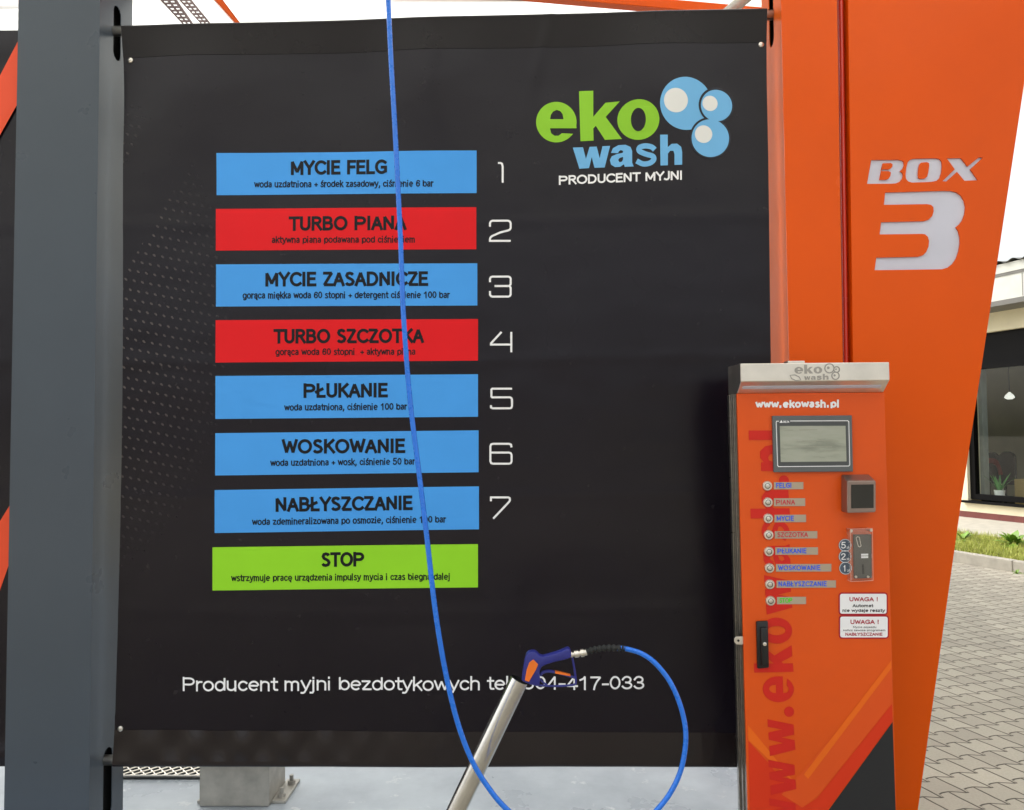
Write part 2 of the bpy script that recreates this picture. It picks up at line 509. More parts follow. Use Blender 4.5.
A_ = lambda cx, cy, rx, ry, a0, a1, n=10: arc(cx, cy, rx, ry, a0, a1, n)
SG.update({
 'a': ([[(.07, .58), (.13, .67), (.26, .715), (.38, .68), (.44, .58), (.44, 0)], [(.44, .42), (.26, .40), (.12, .34), (.06, .2), (.10, .07), (.22, .01), (.35, .05), (.44, .17)]], .57),
 's': ([[(.42, .60), (.36, .68), (.24, .72), (.12, .68), (.08, .56), (.14, .44), (.27, .37), (.39, .29), (.44, .17), (.37, .05), (.24, 0), (.10, .03), (.04, .13)]], .51),
 'g': ([_o(.30, .25), [(.56, .72), (.56, -.08), (.50, -.20), (.34, -.26), (.18, -.23), (.1, -.14)]], .66),
 'p': ([_o(.34, .25), [(.06, .72), (.06, -.27)]], .66),
 'M': ([[(.07, 0), (.07, 1), (.41, .14), (.75, 1), (.75, 0)]], .86),
 'Y': ([[(.02, 1), (.31, .46), (.60, 1)], [(.31, .46), (.31, 0)]], .64),
 'C': ([A_(.42, .5, .37, .5, 48, 312, 18)], .74),
 'I': ([[(.08, 0), (.08, 1)]], .22),
 'E': ([[(.50, 1), (.07, 1), (.07, 0), (.52, 0)], [(.07, .53), (.46, .53)]], .60),
 'F': ([[(.50, 1), (.07, 1), (.07, 0)], [(.07, .52), (.45, .52)]], .56),
 'L': ([[(.07, 1), (.07, 0), (.48, 0)]], .54),
 'G': ([A_(.42, .5, .37, .5, 48, 320, 18)[:-1] + [(.70, .12), (.70, .46), (.46, .46)]], .80),
 'T': ([[(.02, 1), (.58, 1)], [(.30, 1), (.30, 0)]], .62),
 'U': ([[(.07, 1), (.07, .32)] + A_(.33, .30, .26, .30, 180, 360, 10)[1:-1] + [(.59, .32), (.59, 1)]], .69),
 'R': ([[(.07, 0), (.07, 1), (.34, 1)] + A_(.34, .76, .22, .24, 90, -90, 8)[1:] + [(.07, .52)], [(.32, .50), (.60, 0)]], .66),
 'B': ([[(.07, 0), (.07, 1), (.34, 1)] + A_(.34, .77, .2, .23, 90, -90, 8)[1:] + [(.07, .54)], [(.34, .54)] + A_(.36, .27, .23, .27, 90, -90, 8)[1:] + [(.07, 0)]], .68),
 'O': ([A_(.42, .5, .37, .5, 0, 360, 26)], .87),
 'A': ([[(.02, 0), (.32, 1), (.62, 0)], [(.12, .33), (.52, .33)]], .68),
 'N': ([[(.07, 0), (.07, 1), (.60, 0), (.60, 1)]], .73),
 'Z': ([[(.05, 1), (.54, 1), (.04, 0), (.56, 0)]], .62),
 'S': ([[(.50, .84), (.43, .95), (.29, 1), (.14, .95), (.08, .78), (.15, .62), (.31, .52), (.46, .41), (.53, .25), (.46, .07), (.28, 0), (.12, .04), (.04, .16)]], .61),
 'D': ([[(.07, 0), (.07, 1), (.30, 1)] + A_(.30, .5, .36, .5, 90, -90, 14)[1:] + [(.07, 0)]], .76),
 'K': ([[(.07, 0), (.07, 1)], [(.56, 1), (.12, .46)], [(.24, .58), (.60, 0)]], .64),
 'W': ([[(.02, 1), (.23, 0), (.44, .92), (.65, 0), (.86, 1)]], .90),
 'J': ([[(.36, 1), (.36, .22), (.28, .04), (.14, 0), (.02, .08)]], .46),
 '+': ([[(.06, .36), (.50, .36)], [(.28, .14), (.28, .58)]], .58),
 ',': ([[(.14, .1), (.12, -.08), (.05, -.18)]], .26),
 '!': ([[(.1, 1), (.1, .42)], [(.1, .06), (.1, .02)]], .24),
 '2': ([[(.07, .76), (.12, .92), (.30, 1), (.48, .93), (.54, .76), (.46, .55), (.24, .30), (.06, 0), (.57, 0)]], .67),
 '5': ([[(.53, 1), (.15, 1), (.09, .52), (.20, .60), (.36, .62), (.51, .52), (.57, .33), (.50, .10), (.32, 0), (.16, .03), (.06, .18)]], .67),
})
_ac = [(.22, .84), (.36, 1.02)]; _og = [(.44, 0), (.37, -.10), (.40, -.22), (.50, -.23)]
SG['ś'] = (SG['s'][0] + [_ac], .51); SG['ń'] = (SG['n'][0] + [_ac], .63)
SG['ą'] = (SG['a'][0] + [_og], .57); SG['ę'] = (SG['e'][0] + [[(.40, .04), (.33, -.08), (.36, -.2), (.46, -.22)]], .65)
SG['Ł'] = (SG['L'][0] + [[(-.04, .38), (.34, .62)]], .56); SG['ł'] = (SG['l'][0] + [[(-.06, .42), (.18, .60)]], .27)
def letter(b, body, pl, pr, cap, surf, lift=.003, w=1.0, up=(0, -1), gap=.0):
    """stroke lettering from pixel pl to pixel pr along the baseline; capitals cap px tall, strokes w px wide"""
    xs = []; x = 0
    lo, hi = 1e9, -1e9
    for ch in body:
        for st in SG[ch][0]:
            for a, c in st: lo = min(lo, x + a); hi = max(hi, x + a)
        x += SG[ch][1] + gap
    A = Vector(pl); Dv = Vector(pr) - A; L = Dv.length; d = Dv / L
    if hi - lo < 1e-3: k = 0; x_off = L / 2
    else: k = (L - w) / (hi - lo); x_off = w / 2
    U = Vector(up)
    x = 0
    for ch in body:
        for st in SG[ch][0]:
            q = []
            for a, c in st:
                p = A + d * (x_off + k * (x + a - (lo if k else 0))) + U * (w / 2 + (cap - w) * c)
                if not q or (p - Vector(q[-1])).length > w * .08: q.append((p.x, p.y))
            if len(q) > 1:
                # square ends: run each stroke half a width past its ends
                closed = (Vector(q[0]) - Vector(q[-1])).length < w * .3 and len(q) > 8
                if closed: q = q[:-1]
                elif ch not in 'oOaegbdps0sS':
                    e0 = (Vector(q[0]) - Vector(q[1])).normalized() * w * .5; q[0] = tuple(Vector(q[0]) + e0)
                    e1 = (Vector(q[-1]) - Vector(q[-2])).normalized() * w * .5; q[-1] = tuple(Vector(q[-1]) + e1)
                ribbon(b, q, w, surf, lift, closed)
        x += SG[ch][1] + gap

def poly_px(b, loops, surf, lift):
    b.sheet([[onsurf(surf(*p), surf, lift) for p in lp] for lp in loops])
def quad_px(b, q, surf, lift, nu=1, nv=1):
    """q: tl, tr, br, bl"""
    def fn(u, v):
        x = (q[0][0] * (1 - u) + q[1][0] * u) * (1 - v) + (q[3][0] * (1 - u) + q[2][0] * u) * v
        y = (q[0][1] * (1 - u) + q[1][1] * u) * (1 - v) + (q[3][1] * (1 - u) + q[2][1] * u) * v
        return onsurf(surf(x, y), surf, lift)
    b.grid(fn, nu, nv)

# ------------------------------------------------------------------ ground
PV = B()
PV.add([(-400, -400, 0), (400, -400, 0), (400, 400, 0), (-400, 400, 0)], [(0, 1, 2, 3)])
tag(PV.build('ground', 'paving'), kind='structure')
bay = B(); bay.add([(-9, -.6, .004), (1.25, -.6, .004), (1.25, 8, .004), (-9, 8, .004)], [(0, 1, 2, 3)])
tag(bay.build('bay_floor', 'bay'), kind='structure')

# ------------------------------------------------------------------ posts
def zline(pt, pb, Y, z0, z1):
    a, c = P(*pt, Y), P(*pb, Y)
    f = lambda z: a + (c - a) * ((z - a.z) / (c.z - a.z))
    return f(z0), f(z1)
YF = -.085
def stadium(y, z, ry, rz, n=8):
    return [(y + ry * math.cos(R(a)), z + (rz - ry) + ry * math.sin(R(a))) for a in [180 * i / n for i in range(n + 1)]] + \
           [(y + ry * math.cos(R(a)), z - (rz - ry) + ry * math.sin(R(a))) for a in [180 + 180 * i / n for i in range(n + 1)]]
def post(name, label, lt, lb, rt, rb, m, side, slots, depth=.26, z1=3.75):
    """front face given by its left and right edges in pixels; side = +1: slotted side on the right"""
    L0, L1 = zline(lt, lb, YF, 0, z1); R0, R1 = zline(rt, rb, YF, 0, z1)
    root = thing(name, label, 'steel post', (L0 + R0) / 2)
    b = B()
    dep = Vector((0, depth, 0))
    r = .006
    # front sheet with rolled edges
    b.prism([L0 + Vector((0, 0, 0)), R0, R1, L1], (0, .004, 0))
    b.build('front_sheet', m, root)
    s0, s1 = (R0, R1) if side > 0 else (L0, L1)
    o0, o1 = (L0, L1) if side > 0 else (R0, R1)
    ex = -side * .002
    def sp(y, z, off=0):
        q = s0 + (s1 - s0) * (z / z1)
        return Vector((q.x + ex + off, YF + .0045 + y, z))
    holes = [[sp(a, c) for a, c in stadium(*s)] for s in slots]
    b = B(); outer = [sp(0, .0), sp(depth, .0), sp(depth, z1), sp(0, z1)]
    b.slab([outer] + holes, (-side * .003, 0, 0))
    b.build('side_sheet', 'orange_side' if m == 'orange_paint' else m, root, fix=True)
    b = B()
    b.prism([o0 + Vector((side * .004, .0045, 0)), o0 + Vector((side * .004, depth, 0)), o1 + Vector((side * .004, depth, 0)), o1 + Vector((side * .004, .0045, 0))], (-side * .003, 0, 0))
    b.prism([L0 + Vector((.008, depth, 0)), R0 + Vector((-.008, depth, 0)), R1 + Vector((-.008, depth, 0)), L1 + Vector((.008, depth, 0))], (0, -.003, 0))
    b.build('back_sheet', m, root)
    b = B(); b.prism([L1 + Vector((0, 0, .001)), R1 + Vector((0, 0, .001)), R1 + Vector((0, depth + .004, .001)), L1 + Vector((0, depth + .004, .001))], (0, 0, .004)); b.build('top_cap', m, root)
    b = B(); b.prism([sp(.01, .02, -side * .03), sp(depth - .01, .02, -side * .03), sp(depth - .01, z1 - .02, -side * .03), sp(.01, z1 - .02, -side * .03)], (-side * .003, 0, 0)); b.build('slot_shade_sheet', 'dark_void', root)  # added black sheet, paints the shade seen through the slots
    return root, sp
zt = P(115, 33.5, .055).z; zb = P(106, 775, .055).z
gp, gsp = post('grey_post', 'tall dark grey painted steel post left of the black wash menu banner', (18.5, 0), (4, 810), (100, 0), (89, 810), 'grey_paint', 1,
     [(.135, zt, .030, .115), (.135, (zb + .14) / 2, .034, (zb + .08) / 2)])
B().box((gp.location.x - .1, -.05, .0045), (gp.location.x + .1, .18, .02), .003).build('base_plate', 'galv', gp)
zr = P(770, 18, .05).z
op, osp = post('orange_post', 'tall orange painted steel post right of the black wash menu banner', (781, 0), (790, 400), (837, 0), (843.5, 400), 'orange_paint', -1,
     [(.13, zr, .030, .12), (.13, (zb + .14) / 2, .034, (zb + .08) / 2)])
B().box((op.location.x - .08, -.05, .0045), (op.location.x + .08, .18, .02), .003).build('base_plate', 'galv', op)

# ------------------------------------------------------------------ banner
def D(x, z):
    w = .0035 * math.sin(2.1 * x + 1.3 * z) + .0022 * math.sin(5.3 * x - 2.2 * z + 1)
    top = math.exp(-((z - 2.98) / .22) ** 2)
    w += top * (.011 * math.sin(7 * x + 1.0) + .004 * math.sin(13 * x + 4))
    low = math.exp(-((z - .5) / .2) ** 2)
    w += low * (.004 * math.sin(9 * x + 2) + .002 * math.sin(21 * x))
    for zc, am, wd in ((2.42, .0016, .022), (1.86, .0012, .02), (1.31, .0014, .022), (.86, .0012, .02)):
        w -= am * math.exp(-((z - zc - .01 * math.sin(2.5 * x)) / wd) ** 2)
    w -= .007 * math.exp(-((x - .06 - .25 * (z - 3.1)) / .018) ** 2 - ((z - 3.12) / .16) ** 2)
    return w - .004
def BS(px, py): return P(px, py, 0)
BS.depth = D
banner = thing('menu_banner', 'large black vinyl banner listing seven numbered wash programs between grey and orange posts', 'banner', P(440, 768, 0))
def bx0(y): # left edge
    s = (y - 25) / 743
    return 122.5 - 8.0 * s + 4.5 * math.sin(math.pi * s) * (1 if s < .93 else .7)
def bx1(y): return 766 + (y - 8) * .0125
def tline(x, l, r): return l + (r - l) * (x - 122) / 644
def bgrid(ya, yb, yc, yd, cross, nu, nv):
    def fn(u, v):
        y_est = (ya + (yb - ya) * u) * (1 - v) + (yc + (yd - yc) * u) * v
        x = bx0(y_est) * (1 - u) + bx1(y_est) * u
        p = P(x, y_est, 0)
        return Vector((p.x, D(p.x, p.z) + cross(v, p.x), p.z))
    b = B(); b.grid(fn, nu, nv); return b
bgrid(56, 41, 730, 734, lambda v, x: 0, 150, 150).build('vinyl_sheet', 'banner', banner, smooth=True)
def c_top(v, x):
    r = .10
    if v < r:
        k = math.sqrt(max(0, 1 - (1 - v / r) ** 2)); return .034 - .047 * k
    s_ = (v - r) / (1 - r)
    return -.013 + .0115 * s_ ** .8
def c_bot(v, x):
    r = .12
    fold = .007 * math.sin(42 * x + 5 * math.sin(2 * x)) * math.exp(-((x + 1.2) / .5) ** 2) * math.sin(min(1, v / .8) * math.pi)
    if v > 1 - r:
        k = math.sqrt(max(0, 1 - (1 - (1 - v) / r) ** 2)); return .034 - .047 * k
    return -.0015 - .0115 * (v / (1 - r)) + fold
bgrid(25, 8, 57.5, 42.5, c_top, 150, 40).build('top_hem', 'hem', banner, smooth=True)
bgrid(729, 733, 767.5, 768.5, c_bot, 260, 40).build('bottom_hem', 'hem_folds', banner, smooth=True)
for (a, c) in (((105, 31.5), (775, 15)), ((97, 760), (800, 761))):
    b = B(); p, q = P(*a, .035), P(*c, .035)
    b.tube([p, q], .021, 16); b.build('hem_rod', 'steel', banner, smooth=True)
for (x, y) in ((130, 60), (761, 45), (121.5, 728), (766, 732)):
    b = B(); p = BS(x, y); yy = D(p.x, p.z)
    b.tube([(p.x, yy + .002, p.z), (p.x, yy - .004, p.z), (p.x, yy - .0065, p.z)], [.012, .0105, .0065], 14)
    b.tube([(p.x, yy - .0068, p.z), (p.x, yy - .0085, p.z)], [.004, .003], 8)
    b.build('fixing_screw', 'brushed', banner, smooth=True)

bars = [
 ((216.7, 153.3), (476.7, 150.9), (476.7, 193.3), (216.7, 195.3), 'p_blue', 'MYCIE FELG', 291, 387.3, 175.2, 174.4, 'woda uzdatniona + środek zasadowy, ciśnienie 6 bar', 254.3, 433.7, 187.8, 187.2, 'blue'),
 ((216, 209), (476.3, 207.3), (476.3, 249.3), (216, 250.7), 'p_red', 'TURBO PIANA', 289, 406.7, 231.2, 230.3, 'aktywna piana podawana pod ciśnieniem', 272, 415, 243.4, 243, 'red'),
 ((216.3, 264.5), (477.3, 263.3), (477.3, 305.5), (216.3, 306.7), 'p_blue', 'MYCIE ZASADNICZE', 265.7, 428.3, 286.8, 286, 'gorąca miękka woda 60 stopni + detergent ciśnienie 100 bar', 243, 450, 299, 298.3, 'blue'),
 ((216, 320.3), (478, 319), (478, 360.6), (216, 362.7), 'p_red', 'TURBO SZCZOTKA', 274, 424, 343.8, 343, 'gorąca woda 60 stopni  + aktywna piana', 276, 415.3, 355.5, 355, 'red'),
 ((216, 376.1), (478, 374.2), (478, 416.7), (216, 419), 'p_blue', 'PŁUKANIE', 304, 388, 398, 397.4, 'woda uzdatniona, ciśnienie 100 bar', 284.8, 407.2, 410.9, 409.9, 'blue'),
 ((216, 433.2), (478.6, 430.3), (478.6, 472.2), (216, 475.4), 'p_blue', 'WOSKOWANIE', 282.5, 405.3, 453.8, 453, 'woda uzdatniona + wosk, ciśnienie 50 bar', 271, 415.3, 466.2, 464.7, 'blue'),
 ((215.6, 489.9), (479, 486.3), (479, 529.2), (215.6, 532.7), 'p_blue', 'NABŁYSZCZANIE', 276.4, 412.7, 511.7, 510, 'woda zdemineralizowana po osmozie, ciśnienie 100 bar', 252.9, 446.2, 525, 522.6, 'blue'),
 ((213.5, 546.9), (478, 544), (478, 587.2), (213.5, 590), 'p_green', 'STOP', 321.5, 364.4, 566.8, 566.2, 'wstrzymuje pracę urządzenia impulsy mycia i czas biegną dalej', 232.2, 449.8, 581, 579.8, 'green'),
]
for tl, tr, br, bl, m, t1, a0, a1, ya, yb, t2, c0, c1, yc, yd, cn in bars:
    b = B(); quad_px(b, (tl, tr, br, bl), BS, .0012, 30, 4)
    o = b.build('menu_bar', m, banner, smooth=True)
    o['label'] = '%s bar reading %s' % (cn, t1)
    b = B()
    letter(b, t1, (a0, ya), (a1, yb), 14.6, BS, .0022, w=2.95, gap=.10)
    letter(b, t2, (c0, yc), (c1, yd), 7.2, BS, .0022, w=1.1, gap=.09)
    b.build('lettering', 'p_black', o, fix=False)

def cap_arc(pts): return pts
digits = [
 ((497, 161.7, 503.7, 184), [[(0, .97), (.55, .97), (.85, .93), (1, .8), (1, 0)]]),
 ((489, 220, 511.7, 242), [[(0, .70), (0, .88), (.04, .96), (.12, 1), (.88, 1), (.96, .96), (1, .88), (1, .64), (.96, .56), (.88, .52), (.5, .42), (.1, .24), (.02, .16), (0, .08), (0, 0), (1, 0)]]),
 ((489, 275.7, 511.7, 297.7), [[(0, .72), (0, .9), (.04, .97), (.12, 1), (.88, 1), (.96, .97), (1, .9), (1, .62), (.94, .54), (1, .44), (1, .1), (.96, .03), (.88, 0), (.12, 0), (.04, .03), (0, .1), (0, .28)], [(.22, .53), (.94, .53)]]),
 ((490, 331, 512.3, 353.3), [[(.52, 1), (0, .44), (0, .38), (1, .38)], [(1, 1), (1, 0)]]),
 ((490, 387.7, 513, 409.3), [[(1, 1), (.06, 1), (.02, .96), (.02, .6), (.06, .56), (.9, .56), (.97, .52), (1, .45), (1, .12), (.97, .03), (.9, 0), (.08, 0), (0, .04), (0, .16)]]),
 ((489.4, 442.8, 512.6, 464.7), [[(1, .82), (.97, .96), (.88, 1), (.12, 1), (.04, .97), (0, .88), (0, .12), (.04, .03), (.12, 0), (.88, 0), (.96, .03), (1, .12), (1, .44), (.96, .53), (.88, .56), (.02, .56)]]),
 ((490, 496.3, 511, 519.5), [[(0, .82), (0, 1), (.92, 1), (.99, .96), (1, .86), (.94, .78), (.12, 0)]]),
]
for (x0, y0, x1, y1), sts in digits:
    b = B()
    for st in sts:
        ribbon(b, [(x0 + 1 + u * (x1 - x0 - 2), y1 - 1 - v * (y1 - y0 - 2)) for u, v in st], 2.0, BS, .0016)
    b.build('printed_number', 'p_white', banner, fix=False)

b = B(); letter(b, 'Producent myjni bezdotykowych tel. 604-417-033', (183.5, 690.6), (644.2, 689.6), 14.3, BS, .0016, w=1.85, gap=.02)
b.build('lettering', 'p_white', banner, fix=False)['label'] = 'white contact line along the foot of the banner'

# logo on the banner
def LG(px, py):
    return P(500 + px / 3.657, py / 3.657, 0)
LG.depth = D
class Emp: pass
b = B()
eo = [(206 + 74 * math.cos(R(a)), 447 - 75 * math.sin(R(a))) for a in range(-18, 325, 8)] + [(268, 490), (226, 488), (214, 497), (200, 497), (187, 488), (183, 470), (280, 470)]
poly_px(b, [eo[1:], [(183, 436), (186, 420), (194, 408), (207, 402), (220, 406), (229, 418), (232, 436)]], LG, .0016)
poly_px(b, [[(289, 333), (341, 332), (341, 428), (385, 378), (437, 375), (386, 430), (445, 512), (383, 514), (350, 462), (341, 471), (342, 516), (294, 518)]], LG, .0016)
poly_px(b, [arc(504, 443, 76, 73, 0, 355, 40), arc(504, 443, 27, 42, 0, 350, 28)], LG, .0016)
lg = b.build('company_logo', 'p_lime', banner, fix=False)
b = B()
poly_px(b, [[(266, 541), (303, 540), (314, 583), (327, 539), (353, 538), (364, 581), (374, 537), (402, 536), (382, 615), (345, 616), (335, 577), (325, 617), (290, 619)]], LG, .0016)
poly_px(b, [[(405, 562), (412, 545), (432, 534), (458, 533), (476, 541), (482, 556), (482, 598), (488, 612), (455, 613), (452, 604), (438, 613), (420, 614), (405, 605), (401, 588), (408, 574), (425, 567), (448, 562), (449, 556), (441, 552), (434, 556), (431, 563)],
            [(449, 577), (436, 581), (431, 588), (436, 596), (445, 594), (449, 586)]], LG, .0016)
ribbon(b, catmull([(564, 552, 0), (552, 542, 0), (530, 538, 0), (510, 543, 0), (508, 556, 0), (530, 567, 0), (556, 575, 0), (560, 588, 0), (546, 600, 0), (522, 603, 0), (498, 592, 0)], 5), 19, LG, .0016)
poly_px(b, [[(583, 498), (611, 498), (611, 543), (625, 531), (645, 530), (660, 541), (664, 560), (664, 606), (636, 607), (636, 568), (632, 556), (620, 556), (612, 566), (612, 608), (585, 609)]], LG, .0016)
b.build('lettering', 'p_sky', lg, fix=False)
b = B(); letter(b, 'PRODUCENT MYJNI', (215, 678), (663, 661), 34, LG, .0018, w=6.6, gap=.06)
b.build('lettering', 'p_white', lg, fix=False)
def disc(b, c, r, lift):
    n = 48
    vs = [onsurf(LG(c[0], c[1]), LG, lift)]
    for k in range(1, 7):
        for i in range(n):
            a = 2 * math.pi * i / n
            vs.append(onsurf(LG(c[0] + r * k / 6 * math.cos(a), c[1] + r * k / 6 * math.sin(a)), LG, lift))
    fs = [(0, 1 + i, 1 + (i + 1) % n) for i in range(n)]
    for k in range(5):
        fs += [(1 + k * n + i, 1 + (k + 1) * n + i, 1 + (k + 1) * n + (i + 1) % n, 1 + k * n + (i + 1) % n) for i in range(n)]
    b.add(vs, fs)
for nm, mm, ds in (('bubble', 'p_sky', [((678, 384), 96, .0010)]), ('bubble_outline', 'p_ink', [((767, 508), 76, .0017), ((790, 388), 66, .0024)]),
                   ('bubble', 'p_sky', [((790, 389), 58, .0031)]), ('bubble', 'p_sky', [((767, 509), 69, .0027)]),
                   ('bubble_highlight', 'p_bubble', [((640, 374), 44, .0016)]), ('bubble_highlight', 'p_bubble', [((766, 382), 28, .0038)]), ('bubble_highlight', 'p_bubble', [((742, 495), 32, .0034)])):
    b = B()
    for d_ in ds: disc(b, *d_)
    b.build(nm, mm, lg, fix=False)

# ------------------------------------------------------------------ neighbouring banner, far left
lb = thing('side_banner', 'black vinyl banner with orange slanted stripes left of the grey post', 'banner', P(-60, 768, 0))
def SS(px, py): return P(px, py, 0)
SS.depth = D
def fn_lb(u, v):
    x = -420 + (24 - 8.0 * v + 420) * u
    p = P(x, (31 + 6 * (1 - u)) * (1 - v) + 766 * v, 0)
    k = math.exp(-((v - .02) / .02) ** 2) * -.006 + math.exp(-((v - .985) / .015) ** 2) * -.016
    return Vector((p.x, D(p.x, p.z) + k, p.z))
b = B(); b.grid(fn_lb, 40, 120); b.build('vinyl_sheet', 'banner_left', lb, smooth=True)
for poly in ([(24, 34.5), (24, 99), (-40, 211), (-40, 158)], [(18, 494), (18, 541), (-50, 734), (-50, 603)]):
    b = B(); poly_px(b, [poly], SS, .008 if poly[0][1] < 100 else .0015); b.build('printed_stripe', 'p_orange', lb)
for q_ in ((38, 37.5), (759, 761)):
    b = B(); b.tube([P(-420, q_[0], .035), P(30, q_[1], .035)], .018, 12); b.build('hem_rod', 'steel', lb, smooth=True)

# ------------------------------------------------------------------ orange wing with cut-out lettering
YW = YF
def W(cx, cy): return P(850 + cx / 5.4, 140 + cy / 5.4, YW)
def rx(y):  # right slanting edge px at height y
    return 1024 - (y - 85) * .1508 if y < 500 else 961.4 - (y - 500) * .1405
wl = lambda y: 847.5 + y * .0145
zbot_l = zline((wl(0), 0), (wl(400), 400), YW, .03, 3.75)
rt = P(rx(-60), -60, YW); rm = P(rx(500), 500, YW); rb = P(rx(855), 855, YW)
wing = thing('orange_sign_wing', 'broad orange steel sign panel cut with BOX 3, narrowing towards the ground', 'sign panel', (zbot_l[0].x + .1, YW, 0))
outer = [zbot_l[0], rb, rm, P(rx(90), 90, YW), rt, Vector((zbot_l[1].x, YW, rt.z))]
B_out = [(115, 107), (262, 106), (282, 110), (292, 120), (292, 140), (284, 156), (270, 168), (284, 178), (288, 190), (283, 208), (268, 226), (248, 234), (225, 236), (92, 237)]
B_in = [(178, 126), (220, 124), (230, 130), (229, 143), (222, 152), (210, 158), (170, 158), (170, 168), (210, 168), (221, 175), (218, 195), (207, 210), (195, 214), (160, 214)]
O_out = [(345, 100), (465, 98), (485, 103), (496, 116), (498, 145), (494, 178), (485, 205), (468, 220), (440, 226), (335, 230), (315, 224), (303, 210), (300, 190), (304, 150), (312, 120), (325, 106)]
O_in = [(385, 122), (415, 119), (426, 124), (428, 140), (423, 175), (417, 198), (405, 207), (380, 210), (370, 204), (368, 190), (371, 150), (376, 130)]
X_out = [(522, 98), (600, 97), (636, 142), (697, 93), (718, 95), (650, 158), (692, 217), (618, 220), (578, 172), (520, 224), (500, 222), (566, 158)]
T_out = [(190, 283), (500, 274), (545, 275), (575, 282), (600, 300), (617, 330), (624, 362), (620, 400), (608, 432), (592, 455), (572, 470), (586, 492), (594, 525), (595, 560), (588, 600), (574, 640), (555, 668), (530, 688), (498, 698), (133, 703), (142, 635), (370, 630), (395, 622), (412, 604), (424, 575), (427, 545), (420, 522), (405, 509), (390, 507), (160, 510), (168, 443), (400, 438), (425, 430), (444, 410), (452, 385), (450, 362), (438, 350), (415, 346), (183, 350)]
wp = lambda L: [W(*p) for p in L]
b = B()
b.slab([outer, wp(B_out), wp(O_out), wp(X_out), wp(T_out)], (0, .006, 0))
b.slab([wp(B_in)], (0, .006, 0)); b.slab([wp(O_in)], (0, .006, 0))
face = b.build('face_sheet', 'orange_paint', wing)
b = B(); q = [W(60, 60), W(760, 60), W(700, 740), W(100, 740)]
b.prism([p + Vector((0, .0066, 0)) for p in q], (0, .004, 0)); b.build('white_backing', 'white_sheet', wing)
cen = sum((p for p in outer), Vector()) / len(outer)
b = B(); b.prism([p + (cen - p) * .004 + Vector((0, .012, 0)) for p in outer], (0, .12, 0)); b.build('wing_body', 'orange_paint', wing)
# infill between post and wing
gl = zline((838.5, 0), (845, 400), YW + .05, .03, 3.7); gr = zline((850, 0), (855, 400), YW + .05, .03, 3.7)
b = B(); b.prism([gl[0], gr[0], gr[1], gl[1]], (0, .02, 0))
b.build('joint_infill', 'orange_deep', wing)
a0, a1 = zline((841, 0), (846.8, 400), YW + .03, .03, 3.7)
b = B(); b.tube([a0, a1], .009, 12); b.build('joint_seal', 'orange_deep', wing, smooth=True)

# ------------------------------------------------------------------ payment terminal
YT = -.38
def TS(px, py): return P(px, py, YT)
L0, L1 = zline((737, 395), (748, 810), YT, .05, 1.70); R0, R1 = zline((884.3, 392), (896.5, 810), YT, .05, 1.70)
ztop = P(800, 393, YT).z
L1 = L0 + (L1 - L0) * ((ztop - .05) / 1.65); R1 = R0 + (R1 - R0) * ((ztop - .05) / 1.65)
term = thing('payment_terminal', 'orange steel payment terminal with steel hood, screen and eight program buttons', 'payment terminal', ((L0.x + R0.x) / 2, -.3, 0))
b = B(); b.prism([L0 + Vector((.003, .016, 0)), R0 + Vector((-.003, .016, 0)), R1 + Vector((-.003, .016, 0)), L1 + Vector((.003, .016, 0))], (0, .108, 0), .002)
b.prism([L0 + Vector((-.002, .05, 0)), L0 + Vector((-.002, .058, 0)), L1 + Vector((-.002, .058, 0)), L1 + Vector((-.002, .05, 0))], (.004, 0, 0))
b.prism([L0 + Vector((-.003, .10, 0)), L0 + Vector((-.003, .124, 0)), L1 + Vector((-.003, .124, 0)), L1 + Vector((-.003, .10, 0))], (.005, 0, 0))
b.box((L0.x + .06, -.255, .004), (R0.x - .05, -.072, ztop - .1), .004)
b.build('cabinet', 'steel', term)
b = B(); b.box((L0.x + .02, -.34, .0045), (R0.x - .02, -.27, .05), .003); b.build('plinth', 'dark_metal', term)
b = B(); b.prism([L0, R0, R1, L1], (0, .013, 0), .0015)
door = b.build('front_panel', mat('terminal_orange', (222, 84, 16), .32, var=.05, scale=3, spec=.35), term)
# printed stripes: px helper from crop (740,600) scale 3.857
def K(L): return [(740 + x / 3.857, 600 + y / 3.857) for x, y in L]
def trim(L):  # keep bottom of prints inside the panel
    return L
b = B(); poly_px(b, [K([(588, 470), (600, 810), (616, 1130), (90, 1130), (345, 805)])], TS, .0013); b.build('printed_band', 't_black', door)
b = B(); poly_px(b, [K([(586, 400), (588, 468), (343, 803), (88, 1128), (20, 1128), (300, 760)])], TS, .0010); b.build('printed_band', 't_low', door)
b = B(); poly_px(b, [K([(584, 262), (586, 398), (298, 760), (240, 800), (160, 750)])], TS, .0011); b.build('printed_band', 't_mid', door)
b = B(); poly_px(b, [K([(583, 232), (584, 262), (262, 690), (246, 672)])], TS, .0014); b.build('printed_band', 't_band', door)
b = B(); poly_px(b, [K([(30, 482), (62, 520), (200, 690), (214, 712), (32, 540)])], TS, .0013); b.build('printed_band', 't_band', door)
b = B(); poly_px(b, [K([(32, 543), (120, 640), (160, 700), (240, 800), (298, 764), (18, 1125), (46, 1125), (40, 900)])], TS, .0008); b.build('printed_band', 't_low', door)
